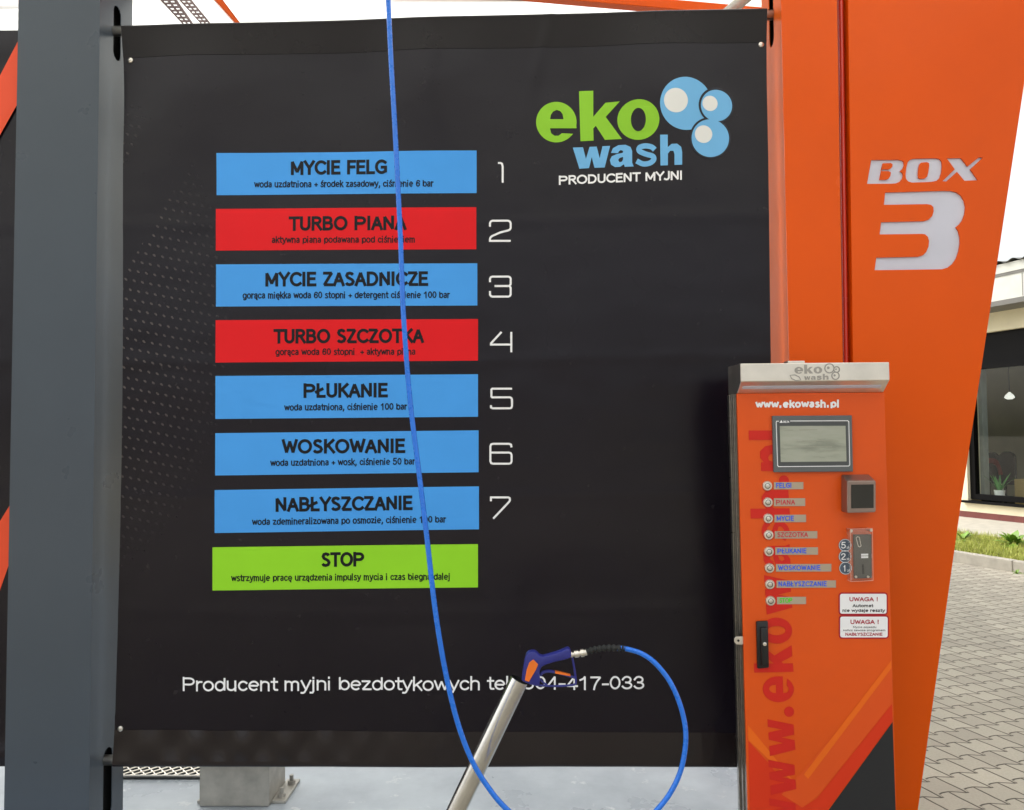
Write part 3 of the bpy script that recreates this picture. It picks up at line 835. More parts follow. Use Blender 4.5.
# vertical web address, one heavy letter after another, reading upwards
E_IN = [(183, 436), (186, 420), (194, 408), (207, 402), (220, 406), (229, 418), (232, 436)]
HV = {
 'e': ([eo[1:], E_IN], 132, 281, 520, 188),
 'k': ([[(289, 333), (341, 332), (341, 428), (385, 378), (437, 375), (386, 430), (445, 512), (383, 514), (350, 462), (341, 471), (342, 516), (294, 518)]], 289, 445, 516, 184),
 'o': ([arc(504, 443, 76, 73, 0, 355, 40), arc(504, 443, 27, 42, 0, 350, 28)], 428, 580, 516, 184),
 'w': ([[(266, 541), (303, 540), (314, 583), (327, 539), (353, 538), (364, 581), (374, 537), (402, 536), (382, 615), (345, 616), (335, 577), (325, 617), (290, 619)]], 266, 402, 617, 118),
 'a': ([[(405, 562), (412, 545), (432, 534), (458, 533), (476, 541), (482, 556), (482, 598), (488, 612), (455, 613), (452, 604), (438, 613), (420, 614), (405, 605), (401, 588), (408, 574), (425, 567), (448, 562), (449, 556), (441, 552), (434, 556), (431, 563)],
        [(449, 577), (436, 581), (431, 588), (436, 596), (445, 594), (449, 586)]], 401, 488, 614, 116),
 'h': ([[(583, 498), (611, 498), (611, 543), (625, 531), (645, 530), (660, 541), (664, 560), (664, 606), (636, 607), (636, 568), (632, 556), (620, 556), (612, 566), (612, 608), (585, 609)]], 583, 664, 608, 110),
 'p': ([[(0, 30), (27, 30), (28, 38), (42, 28), (62, 28), (78, 42), (84, 66), (78, 92), (62, 106), (44, 106), (29, 98), (29, 134), (0, 134)], [(29, 66), (33, 53), (42, 50), (52, 55), (55, 67), (52, 80), (42, 85), (33, 81)]], 0, 84, 106, 108),
 'l': ([[(0, 0), (28, 0), (28, 108), (0, 108)]], 0, 28, 108, 108),
}
def heavy(b, ch, pl, pr, cap, up, surf, lift):
    A = Vector(pl); Dv = Vector(pr) - A; U = Vector(up) * cap
    if ch == 's':
        pts = catmull([(564, 552, 0), (552, 542, 0), (530, 538, 0), (510, 543, 0), (508, 556, 0), (530, 567, 0), (556, 575, 0), (560, 588, 0), (546, 600, 0), (522, 603, 0), (498, 592, 0)], 5)
        q = [A + Dv * ((p[0] - 490) / 82) + U * ((612 - p[1]) / 112) for p in pts]
        ribbon(b, [tuple(p) for p in q], abs(Dv.length) / 82 * 20, surf, lift)
        return
    lps, x0, x1, base, ch_ = HV[ch]
    poly_px(b, [[tuple(A + Dv * ((p[0] - x0) / (x1 - x0)) + U * ((base - p[1]) / ch_)) for p in lp] for lp in lps], surf, lift)
b = B()
for ch, y0, y1 in (('w', 833, 798), ('w', 795, 759.5), ('w', 756, 719), ('.', 717, 706), ('e', 702, 676), ('k', 672.5, 645), ('o', 643.5, 617.5), ('w', 614.5, 575),
                   ('a', 570, 544), ('s', 541.5, 521), ('h', 518.5, 490), ('.', 484, 477), ('p', 471, 444.5), ('l', 440, 430.5)):
    bxl = lambda y: 787.5 + (y - 430) * .0225
    x0 = bxl(y0)
    if ch == '.': poly_px(b, [arc(x0 - 5, (y0 + y1) / 2, 5, 5.2, 0, 340, 16)], TS, .0017)
    else: heavy(b, ch, (x0, y0), (bxl(y1), y1), 39, (-1, 0), TS, .0017)
b.build('lettering', 't_red', door, fix=False)
b = B(); letter(b, 'www.ekowash.pl', (755.3, 408.2), (838.7, 407.6), 8.0, TS, .0017, w=1.95, gap=.16); b.build('lettering', 'p_white', door, fix=False)

# hood
HX0, HX1 = P(741, 363.5, -.43), P(889, 362, -.43)
hz_t = HX0.z; zf = P(741, 381.5, -.43).z; zc = P(737, 393.5, YT).z
xl, xr = P(740.5, 372, -.43).x, P(889.5, 372, -.43).x
prof = [(-.43, hz_t), (-.257, hz_t + .004), (-.257, zc - .002), (-.379, zc), (-.43, zf)]
b = B(); b.prism([Vector((xl, y, z)) for y, z in prof], (xr - xl, 0, 0), .0025)
hood = b.build('hood', 'brushed', term)
b = B(); 
y0, z0, y1, z1 = -.379, zc, -.43, zf
def und(s, k): return Vector((0, y0 + (y1 - y0) * s, z0 + (z1 - z0) * s - k))
b.prism([Vector((xl + .012, *und(.40, .0015).yz)), Vector((xr - .02, *und(.40, .0015).yz)), Vector((xr - .02, *und(.62, .0015).yz)), Vector((xl + .012, *und(.62, .0015).yz))], (0, 0, .003))
b.build('light_strip', 'white_sheet', hood)
# engraved logo
def HS(cx, cy): return P(765 + cx / 12.05, 360 + cy / 12.05, -.43)
b = B()
for ch, x0_, x1_, yb_, cp in (('e', 355, 460, 165, 105), ('k', 470, 580, 165, 108), ('o', 585, 688, 164, 105), ('w', 470, 545, 240, 66), ('a', 550, 612, 239, 66), ('s', 620, 682, 238, 64), ('h', 695, 765, 237, 70)):
    heavy(b, ch, (x0_, yb_), (x1_, yb_), cp, (0, -1), HS, .0012)
for c, r in (((775, 100), 55), ((862, 115), 34), ((848, 190), 44)):
    ribbon(b, arc(c[0], c[1], r, r, 0, 352, 30), 14, HS, .0012, closed=True)
    poly_px(b, [arc(c[0] - r * .25, c[1] - r * .1, r * .3, r * .3, 0, 340, 14)], HS, .0013)
ribbon(b, [(300, 185), (360, 180), (410, 205), (430, 240), (370, 248), (320, 225)], 12, HS, .0012, closed=True)
b.build('engraved_logo', 'engrave', hood, fix=False)
p = P(792, 361, -.33)
b = B(); b.box((p.x - .025, -.36, hz_t + .003), (p.x + .035, -.31, hz_t + .014), .002); b.build('top_bracket', 'brushed', hood)

# screen
def boxpx(b, x0, y0, x1, y1, Y, depth, bev=.001):
    a, c, d_, e = P(x0, y0, Y), P(x1, y0, Y), P(x1, y1, Y), P(x0, y1, Y)
    b.prism([a, c, d_, e], (0, depth, 0), bev)
b = B(); q = [(772.5, 415.8), (852.0, 415.3), (853.2, 471.6), (774, 472.3)]
b.prism([P(x, y, YT - .012) for x, y in q], (0, .0118, 0), .002)
scr = b.build('screen', 'bezel', term)
def SCR(px, py): return P(px, py, YT - .012)
b = B(); poly_px(b, [[(777.5, 422.5), (847, 422), (848, 465.2), (778.8, 466)]], SCR, .0006); b.build('inner_frame', 'bezel_in', scr)
b = B(); poly_px(b, [[(779.6, 426), (845.4, 425.8), (846.4, 461.4), (780.6, 462)]], SCR, .0012); b.build('display', 'lcd', scr)
b = B(); ribbon(b, [(778.7, 421.2), (776.4, 421.2), (776, 422.5), (777.4, 465.5), (778.5, 466.6), (848.5, 466), (849.6, 464.8), (848.6, 421.6), (847.5, 420.7), (790, 421)], .7, SCR, .0016)
poly_px(b, [[(779.4, 422.8), (781.2, 420), (782.6, 422.8)]], SCR, .0016)
letter(b, 'DELTA', (783, 422.8), (789, 422.8), 2, SCR, .0016, w=.35)
b.build('lettering', 'p_white', scr, fix=False)
b = B()
for x0, x1, y in ((783, 793, 430.5), (799, 817, 430), (802, 838, 441), (796, 816, 441.8), (792, 832, 447), (815, 840, 451), (813, 820, 457), (831, 835, 457)):
    ribbon(b, [(x0, y), (x1, y - .3)], .8, SCR, .0016)
b.build('display_text', mat('lcd_text', (150, 152, 138), .4), scr, fix=False)

# buttons with their plates
def C2(x, y): return (720 + x / 5.59, 470 + y / 5.59)
rows = [((263, 88), (300, 465, 68, 108), 'FELGI', 312, 397, 'l_blue'), ((266, 180), (300, 475, 158, 202), 'PIANA', 312, 418, 'l_rose'),
        ((268, 270), (303, 480, 250, 292), 'MYCIE', 316, 412, 'l_blue'), ((270, 362), (305, 543, 342, 383), 'SZCZOTKA', 319, 490, 'l_rose'),
        ((272, 455), (308, 547, 432, 474), 'PŁUKANIE', 320, 482, 'l_blue'), ((275, 547), (312, 621, 525, 568), 'WOSKOWANIE', 323, 560, 'l_blue'),
        ((277, 638), (315, 647, 617, 658), 'NABŁYSZCZANIE', 326, 595, 'l_blue'), ((281, 730), (317, 480, 709, 750), 'STOP', 330, 403, 'l_green')]
for (cx, cy), (x0, x1, y0, y1), tx, a0, a1, mm in rows:
    c = TS(*C2(cx, cy))
    b = B(); prof = [(.0175, 0), (.0175, .003), (.0155, .006), (.0125, .0062), (.0118, .0035), (.0115, .0035), (.0108, .0070), (.0095, .0078), (.0040, .0078)]
    b.tube([(c.x, c.y - h, c.z) for r_, h in prof], [r_ for r_, h in prof], 28)
    bt = b.build('program_button', 'brushed', term, smooth=True)
    b = B(); b.tube([(c.x + .0086 * math.cos(R(a)), c.y - .0079, c.z + .0086 * math.sin(R(a))) for a in range(0, 360, 20)], .0011, 6, closed=True); b.build('button_ring', 'dark_metal', bt, smooth=True)
    b = B(); poly_px(b, [[C2(x0, y0), C2(x1, y0 - 1), C2(x1, y1 - 1), C2(x0, y1)]], TS, .0022)
    pl = b.build('button_plate', 'plate', term)
    b = B(); letter(b, tx, C2(a0, y1 - 8), C2(a1, y1 - 9), 5.0, TS, .0028, w=.85, gap=.12); b.build('lettering', mm, pl, fix=False)

# card reader box
b = B()
yf = YT - .055
fr = [P(*C2(x, y), yf) for x, y in ((712, 62), (872, 60), (872, 236), (712, 240))]
zt_ = P(*C2(690, 24), YT).z
bm = bmesh.new()
fv = [bm.verts.new(p) for p in fr]
bv = [bm.verts.new(Vector((fr[0].x, YT - .0005, zt_))), bm.verts.new(Vector((fr[1].x, YT - .0005, zt_))), bm.verts.new(Vector((fr[2].x, YT - .0005, fr[2].z))), bm.verts.new(Vector((fr[3].x, YT - .0005, fr[3].z)))]
bm.faces.new(fv); bm.faces.new(bv[::-1])
for i in range(4): bm.faces.new((fv[i], bv[i], bv[(i + 1) % 4], fv[(i + 1) % 4]))
bmesh.ops.recalc_face_normals(bm, faces=bm.faces[:])
bmesh.ops.bevel(bm, geom=bm.edges[:], offset=.003, segments=3, affect='EDGES')
b.bm(bm)
cr = b.build('card_reader', mat('reader_frame', (150, 132, 124), .34, metal=.8), term)
def CRS(px, py): return P(px, py, yf)
b = B(); poly_px(b, [[C2(733, 82), C2(858, 80), C2(858, 212), C2(733, 215)]], CRS, .0012); b.build('reader_window', mat('reader_glass', (24, 26, 24), .12, var=.05), cr)

# coin slot: dark plate under a clear cover
b = B(); yq = YT - .010
b.prism([P(*C2(x, y), yq) for x, y in ((748, 362), (848, 360), (850, 604), (752, 607))], (0, .0098, 0), .0015)
cs = b.build('coin_slot', mat('coin_plate', (74, 74, 70), .45), term)
def CSS(px, py): return P(px, py, yq)
b = B(); poly_px(b, [[C2(792, 528), C2(803, 526), C2(806, 580), C2(795, 582)]], CSS, .0010); b.build('slot_opening', 'dark_void', cs)
b = B(); poly_px(b, [[C2(788, 468), C2(828, 467), C2(828, 478), C2(788, 479)]], CSS, .0010); poly_px(b, [[C2(788, 482), C2(828, 481), C2(828, 492), C2(788, 493)]], CSS, .0010); b.build('slot_label', 'p_white', cs)
b = B(); ribbon(b, [C2(*q) for q in ((768, 372), (760, 380), (772, 425), (780, 430), (788, 424), (778, 376))], .6, CSS, .0012, closed=True); b.build('return_lever', 'brushed', cs, fix=False)
for q in ((760, 597), (828, 597), (732, 340), (845, 336)):
    c = P(*C2(*q), yq - .001 if q[1] > 500 else YT - .03)
    b = B(); b.tube([(c.x, YT - .001 if q[1] < 500 else c.y + .001, c.z), (c.x, c.y - .002, c.z)], .0042 if q[1] > 500 else .0055, 10)
    b.build('cover_screw', 'brushed', cs, smooth=True)
b = B(); yc_ = YT - .035
fr2 = [P(*C2(x, y), yc_) for x, y in ((728, 330), (852, 326), (856, 618), (732, 624))]
b.prism(fr2, (0, .0345, 0), .004); cov = b.build('clear_cover', 'clear', cs)
b = B()
pts = []
for i in range(4):
    b.tube([fr2[i] + Vector((0, -.0002, 0)), fr2[(i + 1) % 4] + Vector((0, -.0002, 0))], .0008, 6)
b.tube([fr2[0] + Vector((0, 0, 0)), fr2[0] + Vector((0, .034, 0))], .0008, 6); b.tube([fr2[3], fr2[3] + Vector((0, .034, 0))], .0008, 6)
b.build('cover_edge', mat('clear_edge', (236, 176, 156), .2), cs, smooth=True)
for (cx, cy), tx in (((697, 420), '5'), ((697, 483), '2'), ((700, 548), '1')):
    def ell(r): return [C2(cx + r * math.cos(R(a)), cy + r * math.sin(R(a))) for a in range(0, 360, 12)]
    b = B(); poly_px(b, [ell(36)], TS, .0020 + .0002 * int(tx)); o = b.build('coin_label', mat('coin_label_blue', (74, 88, 104), .4), term)
    b = B(); ribbon(b, ell(33), .45, TS, .0034, closed=True); letter(b, tx, C2(cx - 22 if tx != '1' else cx - 12, cy + 18), C2(cx + 4 if tx != '1' else cx - 2, cy + 18), 6.6, TS, .0036, w=.9)
    letter(b, 'zł', C2(cx + 8, cy + 20), C2(cx + 24, cy + 20), 2.8, TS, .0036, w=.4); b.build('lettering', 'p_white', o, fix=False)

# notices
def rrect(x0, y0, x1, y1, r):
    return arc(x1 - r, y0 + r, r, r, -90, 0, 5) + arc(x1 - r, y1 - r, r, r, 0, 90, 5) + arc(x0 + r, y1 - r, r, r, 90, 180, 5) + arc(x0 + r, y0 + r, r, r, 180, 270, 5)
def S5(x, y): return (830 + x / 13.5, 585 + y / 13.5)
for (x0, y0, x1, y1), lines, lab in (((115, 100, 775, 402), [('UWAGA !', 258, 638, 218, 58, 'wine', .05), ('Automat', 300, 580, 298, 44, 'p_black', .045), ('nie wydaje reszty', 165, 738, 362, 44, 'p_black', .045)], 'upper white notice with wine border'),
                                ((118, 408, 790, 722), [('UWAGA !', 272, 650, 525, 60, 'wine', .05), ('Mycie pojazdu', 308, 618, 577, 26, 'p_black', .03), ('kończ zawsze programem', 175, 740, 620, 26, 'p_black', .03), ('NABŁYSZCZANIE', 203, 702, 682, 42, 'wine', .05)], 'lower white notice with wine border')):
    b = B(); poly_px(b, [[S5(*p) for p in rrect(x0, y0, x1, y1, 40)]], TS, .0020); st = b.build('notice', 'wine', term); st['label'] = lab
    b = B(); poly_px(b, [[S5(*p) for p in rrect(x0 + 16, y0 + 17, x1 - 16, y1 - 17, 28)]], TS, .0025); b.build('notice_field', 'p_white', st)
    for mm in ('wine', 'p_black'):
        b = B()
        for tx, a0, a1, yb_, cap, m_, bo in lines:
            if m_ == mm: letter(b, tx, S5(a0, yb_), S5(a1, yb_), cap / 13.5, TS, .0031, w=cap / 13.5 * (.2 if cap > 30 else .16), gap=.08)
        b.build('lettering', mm, st, fix=False)

# door handle and latch
def H7(x, y): return (725 + x / 4.018, 590 + y / 7.364)
hp = [(756.5, 621.5), (768.2, 621), (769.3, 668), (757.6, 669)]
b = B(); b.prism([P(x, y, YT - .012) for x, y in hp], (0, .0118, 0), .004); hd = b.build('door_handle', 'black_plastic', term, smooth=True)
b = B(); b.prism([P(x, y, YT - .024) for x, y in ((760.8, 628), (767.2, 627.6), (768, 665), (761.6, 665.6))], (0, .0125, 0), .004); b.build('handle_lever', 'black_plastic', hd, smooth=True)
c = P(764.6, 644, YT - .024); b = B(); b.tube([(c.x, c.y + .001, c.z), (c.x, c.y - .003, c.z), (c.x, c.y - .004, c.z)], [.0065, .0065, .004], 14); b.build('lock', 'brushed', hd, smooth=True)
c = P(739, 640.5, YT + .012)
b = B(); b.prism([P(x, y, YT + .006) for x, y in ((744.8, 636.5), (736, 636.8), (734.2, 638.8), (734.2, 642), (736.5, 644.6), (745, 644.6))], (0, .004, 0), .001)
lt_ = b.build('latch_tab', 'brushed', term)
c = P(738.3, 640.6, YT + .006); b = B(); b.tube([(c.x, c.y + .0005, c.z), (c.x, c.y - .0015, c.z)], .0042, 12); b.build('latch_hole', 'dark_void', lt_)

# ------------------------------------------------------------------ lance holder tube
YH = -.78
ta, tb_ = P(519.5, 679.5, YH), P(456.5, 810, YH)
ax = (tb_ - ta).normalized()
tend = ta + ax * ((ta.z - .02) / -ax.z)
hol = thing('lance_holder', 'slanting stainless steel tube standing on the bay floor, open at top', 'lance holder', (tend.x, tend.y, 0))
rr = .0282
b = B(); b.tube([ta, tend], rr, 40, cap=False); b.tube([ta, ta + ax * .7], rr - .0018, 40, cap=False)
# rim ring
seg = 40
up = Vector((0, 1, 0)); s_ = ax.cross(up).normalized(); up = s_.cross(ax).normalized()
ring = lambda r_: [ta + (s_ * math.cos(2 * math.pi * k / seg) + up * math.sin(2 * math.pi * k / seg)) * r_ for k in range(seg)]
b.add(ring(rr) + ring(rr - .0018), [(k, (k + 1) % seg, (k + 1) % seg + seg, k + seg) for k in range(seg)])
b.build('steel_tube', 'tube_steel', hol, smooth=True, fix=False)
b = B(); b.box((tend.x - .07, tend.y - .07, .0045), (tend.x + .07, tend.y + .07, .016), .003); b.build('foot_plate', 'galv', hol)

# ------------------------------------------------------------------ spray gun
YG = -.80
def C6(x, y, Y=YG): return P(510 + x / 5.39, 630 + y / 5.39, Y)
gun = thing('spray_gun', 'dark blue trigger spray gun with orange inserts resting in the steel tube', 'spray gun', C6(100, 280))
body = [(62, 275), (68, 225), (80, 160), (88, 132), (104, 120), (125, 117), (142, 122), (158, 140), (178, 146), (215, 136), (262, 122), (296, 108), (308, 101), (320, 102), (328, 114), (331, 135), (330, 150), (300, 160), (245, 173), (195, 188), (170, 200), (160, 225), (162, 260), (160, 295), (150, 306), (120, 298), (90, 288)]
b = B(); b.prism([C6(x, y, YG - .016) for x, y in body], (0, .032, 0), .004); b.build('gun_body', 'gun_blue', gun, smooth=True)
for s in (-1,):
    b = B(); b.prism([C6(x, y, YG - .0185) for x, y in ((126, 160), (152, 186), (140, 215), (102, 280), (80, 272), (90, 215), (104, 176))], (0, .004, 0), .001); b.build('side_insert', 'gun_orange', gun)
b = B(); b.tube(catmull([C6(*p) for p in ((330, 120), (340, 170), (350, 230), (355, 280), (346, 294), (300, 300), (230, 302), (150, 298))], 5), .0032, 8); b.build('trigger_guard', 'gun_blue', gun, smooth=True)
b = B(); b.tube(catmull([C6(*p) for p in ((162, 245), (178, 228), (205, 222), (240, 226), (290, 240), (335, 252), (350, 258))], 5), [.0045] * 15 + [.0036] * 16, 10); b.tube(catmull([C6(*p) for p in ((160, 262), (176, 280), (200, 296))], 4), .0028, 8)
b.build('trigger', 'gun_blue', gun, smooth=True)
b = B(); b.prism([C6(x, y, YG - .006) for x, y in ((242, 222), (262, 226), (325, 242), (327, 250), (260, 238), (245, 236))], (0, .012, 0), .0008); b.build('trigger_insert', 'gun_orange', gun)
b = B()
a, c = C6(326, 134), C6(414, 120)
pr = [(0, .0085), (.12, .0085), (.14, .0065), (.22, .0065), (.24, .0105), (.50, .0105), (.52, .0075), (.60, .0075), (.62, .0115), (.82, .0115), (.84, .009), (1, .009)]
b.tube([a + (c - a) * s for s, _ in pr], [r_ for _, r_ in pr], 14); b.build('hose_coupling', 'brushed', gun, smooth=True)

# ------------------------------------------------------------------ hose
hose = thing('pressure_hose', 'bright blue high pressure hose hanging before the banner and looping up to the gun', 'hose', P(545, 860, -.9))
gp_ = [C6(x, y) for x, y in ((412, 119), (445, 108), (480, 101), (520, 97), (560, 96), (600, 99), (618, 102))]
g2 = catmull(gp_, 14)
b = B(); rad = [.0088 + .0022 * math.sin(i / len(g2) * 2 * math.pi * 9.5) for i in range(len(g2))]
b.tube(g2, rad, 12); b.build('bend_protector', 'rubber', hose, smooth=False)
hp_ = [(385.5, -80, -.92), (388.3, 0, -.92), (391, 60, -.92), (395, 130, -.92), (400.3, 235, -.92), (403.2, 310, -.92), (409.5, 395, -.92), (419.5, 477, -.93), (426.6, 535, -.94), (435.2, 610, -.95), (445.5, 672, -.95), (457.6, 722.5, -.95),
       (472, 760.6, -.95), (488, 787, -.95), (507, 809.5, -.95), (545, 842, -.94), (590, 852, -.92), (630, 836, -.90), (657, 810, -.88), (672, 790, -.87), (682, 766, -.86), (685.8, 737, -.85), (682, 711, -.84), (671.5, 684.5, -.83), (657, 665, -.82), (642, 653.8, -.81), (625, 648.6, -.80), (617, 648.4, -.80)]
b = B(); b.tube(catmull([P(*p) for p in hp_], 10), .0074, 14); b.build('hose_line', 'hose', hose, smooth=True)
tp = P(385.5, -80, -.92)
boom = thing('hose_boom', 'straight steel hanger pipe carrying the blue hose above the bay', 'boom arm', (tp.x, -.1, 3.7))
b = B(); b.tube([(tp.x, -.92, tp.z + .02), (tp.x, -.92, tp.z + .25), (tp.x, -.92, 3.99)], .02, 12); b.build('boom_pipe', 'steel', boom, smooth=True)

# ------------------------------------------------------------------ bay behind: galvanised column, drain grate, canopy
YP = G(235, 808).y
x0, x1 = P(199, 790, YP).x, P(269, 790, YP).x
yb2 = YP + .23
colm = thing('galvanised_column', 'short wide galvanised steel column bolted to the floor behind the banner', 'column', ((x0 + x1) / 2, YP + .11, 0))
b = B(); b.box((x0, YP, .0045), (x1, yb2, 3.25), .006); b.build('column_shaft', 'galv', colm)
b = B(); b.box((x0 - .02, YP + .03, .0045), (x0 - .001, yb2, .017), .002); b.box((x1 + .001, YP + .03, .0045), (x1 + .06, yb2 + .02, .017), .002); b.build('base_plate', 'galv', colm)
for (bx_, by_) in ((x1 + .032, YP + .07), (x1 + .036, YP + .20)):
    b = B(); b.tube([(bx_, by_, .017), (bx_, by_, .032)], .017, 6); b.tube([(bx_, by_, .03), (bx_, by_, .055)], .009, 10); b.build('anchor_bolt', 'galv', colm)

ga, gb_ = G(119, 766.5).y + .01, G(119, 780).y
gx0, gx1 = G(20, 772).x, G(196, 772).x + .22
gr_ = thing('drain_grate', 'steel mesh drain grate in the floor beside the galvanised column', 'drain grate', ((gx0 + gx1) / 2, (ga + gb_) / 2, 0))
b = B(); b.add([(gx0, gb_, .008), (gx1, gb_, .008), (gx1, ga, .008), (gx0, ga, .008)], [(0, 1, 2, 3)]); b.build('drain_pit', 'dark_void', gr_)
b = B(); n = int((gx1 - gx0) / .05)
hgt = ga - gb_
for i in range(n):
    xx = gx0 + i * .05
    for s in (1, -1):
        q = [(xx + (0 if s > 0 else hgt * .9), gb_, .016 + .001 * s), (xx + (hgt * .9 if s > 0 else 0), ga, .016 + .001 * s)]
        if max(q[0][0], q[1][0]) > gx1: continue
        b.tube(q, .0034, 4)
b.tube([(gx0, gb_, .018), (gx1, gb_, .018)], .005, 6); b.tube([(gx0, ga, .018), (gx1, ga, .018)], .005, 6)
b.build('mesh_grating', 'brushed', gr_)

can = thing('canopy_roof', 'white translucent canopy roof spanning the wash bays above the banner', 'canopy', (0, 3, 4.0))
b = B()
def cf(u, v):
    y = -5.5 + 13.9 * v
    x = -8 + 10.6 * u
    return Vector((x, y, 4.02 + .012 * math.sin(y * 62)))
b.grid(cf, 1, 1100); b.build('roof_sheet', 'canopy', can, smooth=True)
for yy in (-4.6, -2.7, 2.6, 4.5, 6.4):
    b = B(); b.box((-8, yy, 3.86), (2.6, yy + .1, 3.985), .004); b.build('purlin', 'galv', can)

def strut(name, label, tl, tr, bl_, br_, Y, m, dep, y_ext=(-60, 60), cat='roof brace', grp=None):
    """band between two pixel heights 0 and 22.5, extended both ways"""
    def at(a, c, y): return a + (c - a) * (y / 22.5)
    q = [(at(tl, bl_, y_ext[0]), y_ext[0]), (at(tr, br_, y_ext[0]), y_ext[0]), (at(tr, br_, y_ext[1]), y_ext[1]), (at(tl, bl_, y_ext[1]), y_ext[1])]
    w = [P(x, y, Y) for x, y in q]
    return w
w = strut('', '', 214.5, 223, 234.5, 240, .32, '', 0)
b = B(); b.prism(w, (0, .09, 0), .003)
tag(b.build('roof_brace', 'orange_paint', None, loc=w[0]), 'orange steel roof brace slanting behind the top of the banner', 'roof brace')
for (tl, tr, bl_, br_), lab in (((160, 176, 181, 191.5), 'perforated galvanised strut, left one of the slanting pair above the banner'), ((179, 191, 199.6, 209.5), 'perforated galvanised strut, right one of the slanting pair above the banner')):
    w = strut('', '', tl, tr, bl_, br_, .30, '', 0)
    # ladder of flanges and slots
    def lerp(a, c, s): return a + (c - a) * s
    holes = []
    N = 34
    outer_ = [w[0], w[1], w[2], w[3]]
    for i in range(N):
        for (u0, u1) in ((.18, .40), (.60, .82)):
            v0, v1 = (i + .28) / N, (i + .72) / N
            f = lambda u, v: lerp(lerp(w[0], w[1], u), lerp(w[3], w[2], u), v)
            holes.append([f(u0, v0), f(u1, v0), f(u1, v1), f(u0, v1)])
    b = B(); b.slab([outer_] + holes, (0, .003, 0))
    b.prism([w[1], w[1] + Vector((.003, 0, 0)), w[2] + Vector((.003, 0, 0)), w[2]], (0, .04, 0))
    tag(b.build('perforated_strut', 'strut_steel', None, loc=w[0]), lab, 'perforated strut', 'perforated struts under the canopy')
def bm_line(a, c, Y, hgt, dep, m, name, lab, cat):
    p, q = P(*a, Y), P(*c, Y)
    b = B(); b.prism([p, q, q + Vector((0, 0, hgt)), p + Vector((0, 0, hgt))], (0, dep, 0), .003)
    return tag(b.build(name, m, None, loc=p), lab, cat, None)
bm_line((380, -17), (800, 20), 1.2, .055, .06, 'orange_paint', 'roof_beam', 'long orange roof beam crossing above the logo end of the banner', 'roof beam')
bm_line((-220, 24), (60, -15), 1.2, .10, .05, 'orange_paint', 'roof_beam', 'orange roof beam above the striped banner at far left', 'roof beam')
b = B(); b.tube([P(722, 18, .5), P(752, -8, .5), P(790, -40, .5)], .028, 12)
tag(b.build('pipe_brace', 'galv', None, loc=P(740, 5, .5), smooth=True), 'round grey pipe brace above the right end of the banner', 'pipe brace')

# ------------------------------------------------------------------ office building on the right
BO = G(1010, 529)
u_ = Vector((-.345, .9386, 0)).normalized()
n_ = Vector((-u_.y, u_.x, 0)) * 1.0   # outward, towards the yard
MB = Matrix(((u_.x, n_.x, 0, BO.x), (u_.y, n_.y, 0, BO.y), (0, 0, 1, 0), (0, 0, 0, 1)))
def FP(px, py, off=0.0):
    """pixel -> local coordinates on the plane y=off of the facade frame"""
    d = ray(px, py); o_ = BO + n_ * off
    t_ = (o_ - CAM).dot(n_) / d.dot(n_)
    p = CAM + d * t_ - BO
    return p.dot(u_), p.z
xs_, zs = FP(968, 499)           # far lower window corner
zsill = zs
zhead = FP(1024, 327)[1]; ztr = FP(1024, 359)[1]
zwall = FP(1024, 300)[1] + .3
xw1 = xs_; xw0 = -6.5
xe0, xe1 = -8.0, xw1 + 2.2
bld = thing('office_building', 'cream rendered single storey building with dark window and pale roof fascia', 'building', BO)
def bb(b, lo, hi, bev=0): b.box(lo, hi, bev, MB)
b = B()
bb(b, (xe0, -.3, .22), (xe1, 0, zsill - .06)); bb(b, (xw1 + .0, -.3, zsill - .06), (xe1, 0, zwall)); bb(b, (xe0, -.3, zsill - .06), (xw0, 0, zwall)); bb(b, (xw0, -.3, zhead), (xw1, 0, zwall))
bb(b, (xe1 - .3, -6, .22), (xe1, -.3, zwall)); bb(b, (xe0, -6, .22), (xe0 + .3, -.3, zwall))
b.build('wall', 'cream', bld)
b = B(); bb(b, (xe0, -.3, 0), (xe1, .02, .22)); b.build('plinth', 'plinth', bld)
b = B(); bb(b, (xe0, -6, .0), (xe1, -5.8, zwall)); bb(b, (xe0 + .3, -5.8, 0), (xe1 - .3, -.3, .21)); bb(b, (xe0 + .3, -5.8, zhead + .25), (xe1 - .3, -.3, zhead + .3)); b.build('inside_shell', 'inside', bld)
OV = .55
zf0 = FP(1024, 296, OV)[1]; zf1 = FP(1024, 271.5, OV)[1]; zf2 = FP(1024, 268.5, OV)[1]; zf3 = FP(1024, 259, OV)[1]
b = B(); bb(b, (xe0 - .3, OV - .03, zf0 - .0), (xe1 + .3, OV, zf1)); bb(b, (xe0 - .3, OV - .03, zf2), (xe1 + .3, OV + .015, zf3)); b.build('fascia', 'fascia', bld)
b = B(); bb(b, (xe0 - .3, OV - .04, zf1), (xe1 + .3, OV + .01, zf2)); bb(b, (xe0 - .3, .001, zf0 - .08), (xe1 + .3, OV + .004, zf0 - .001)); 
for i in range(18):
    xx = xe0 + i * .9; bb(b, (xx, OV + .0005, zf0 + .01), (xx + .012, OV + .003, zf1 - .01))
b.build('fascia_trim', 'fascia_dark', bld)
b = B()
def rf(u, v):
    x = xe0 - .4 + (xe1 - xe0 + .8) * u; y = OV + .06 - (OV + 6.2) * v
    q = MB @ Vector((x, y, zf3 + .025 + .6 * v + .022 * math.sin(x * 2 * math.pi / .25)))
    return q
b.grid(rf, 480, 3); b.build('roof', 'fascia_dark', bld, smooth=True)
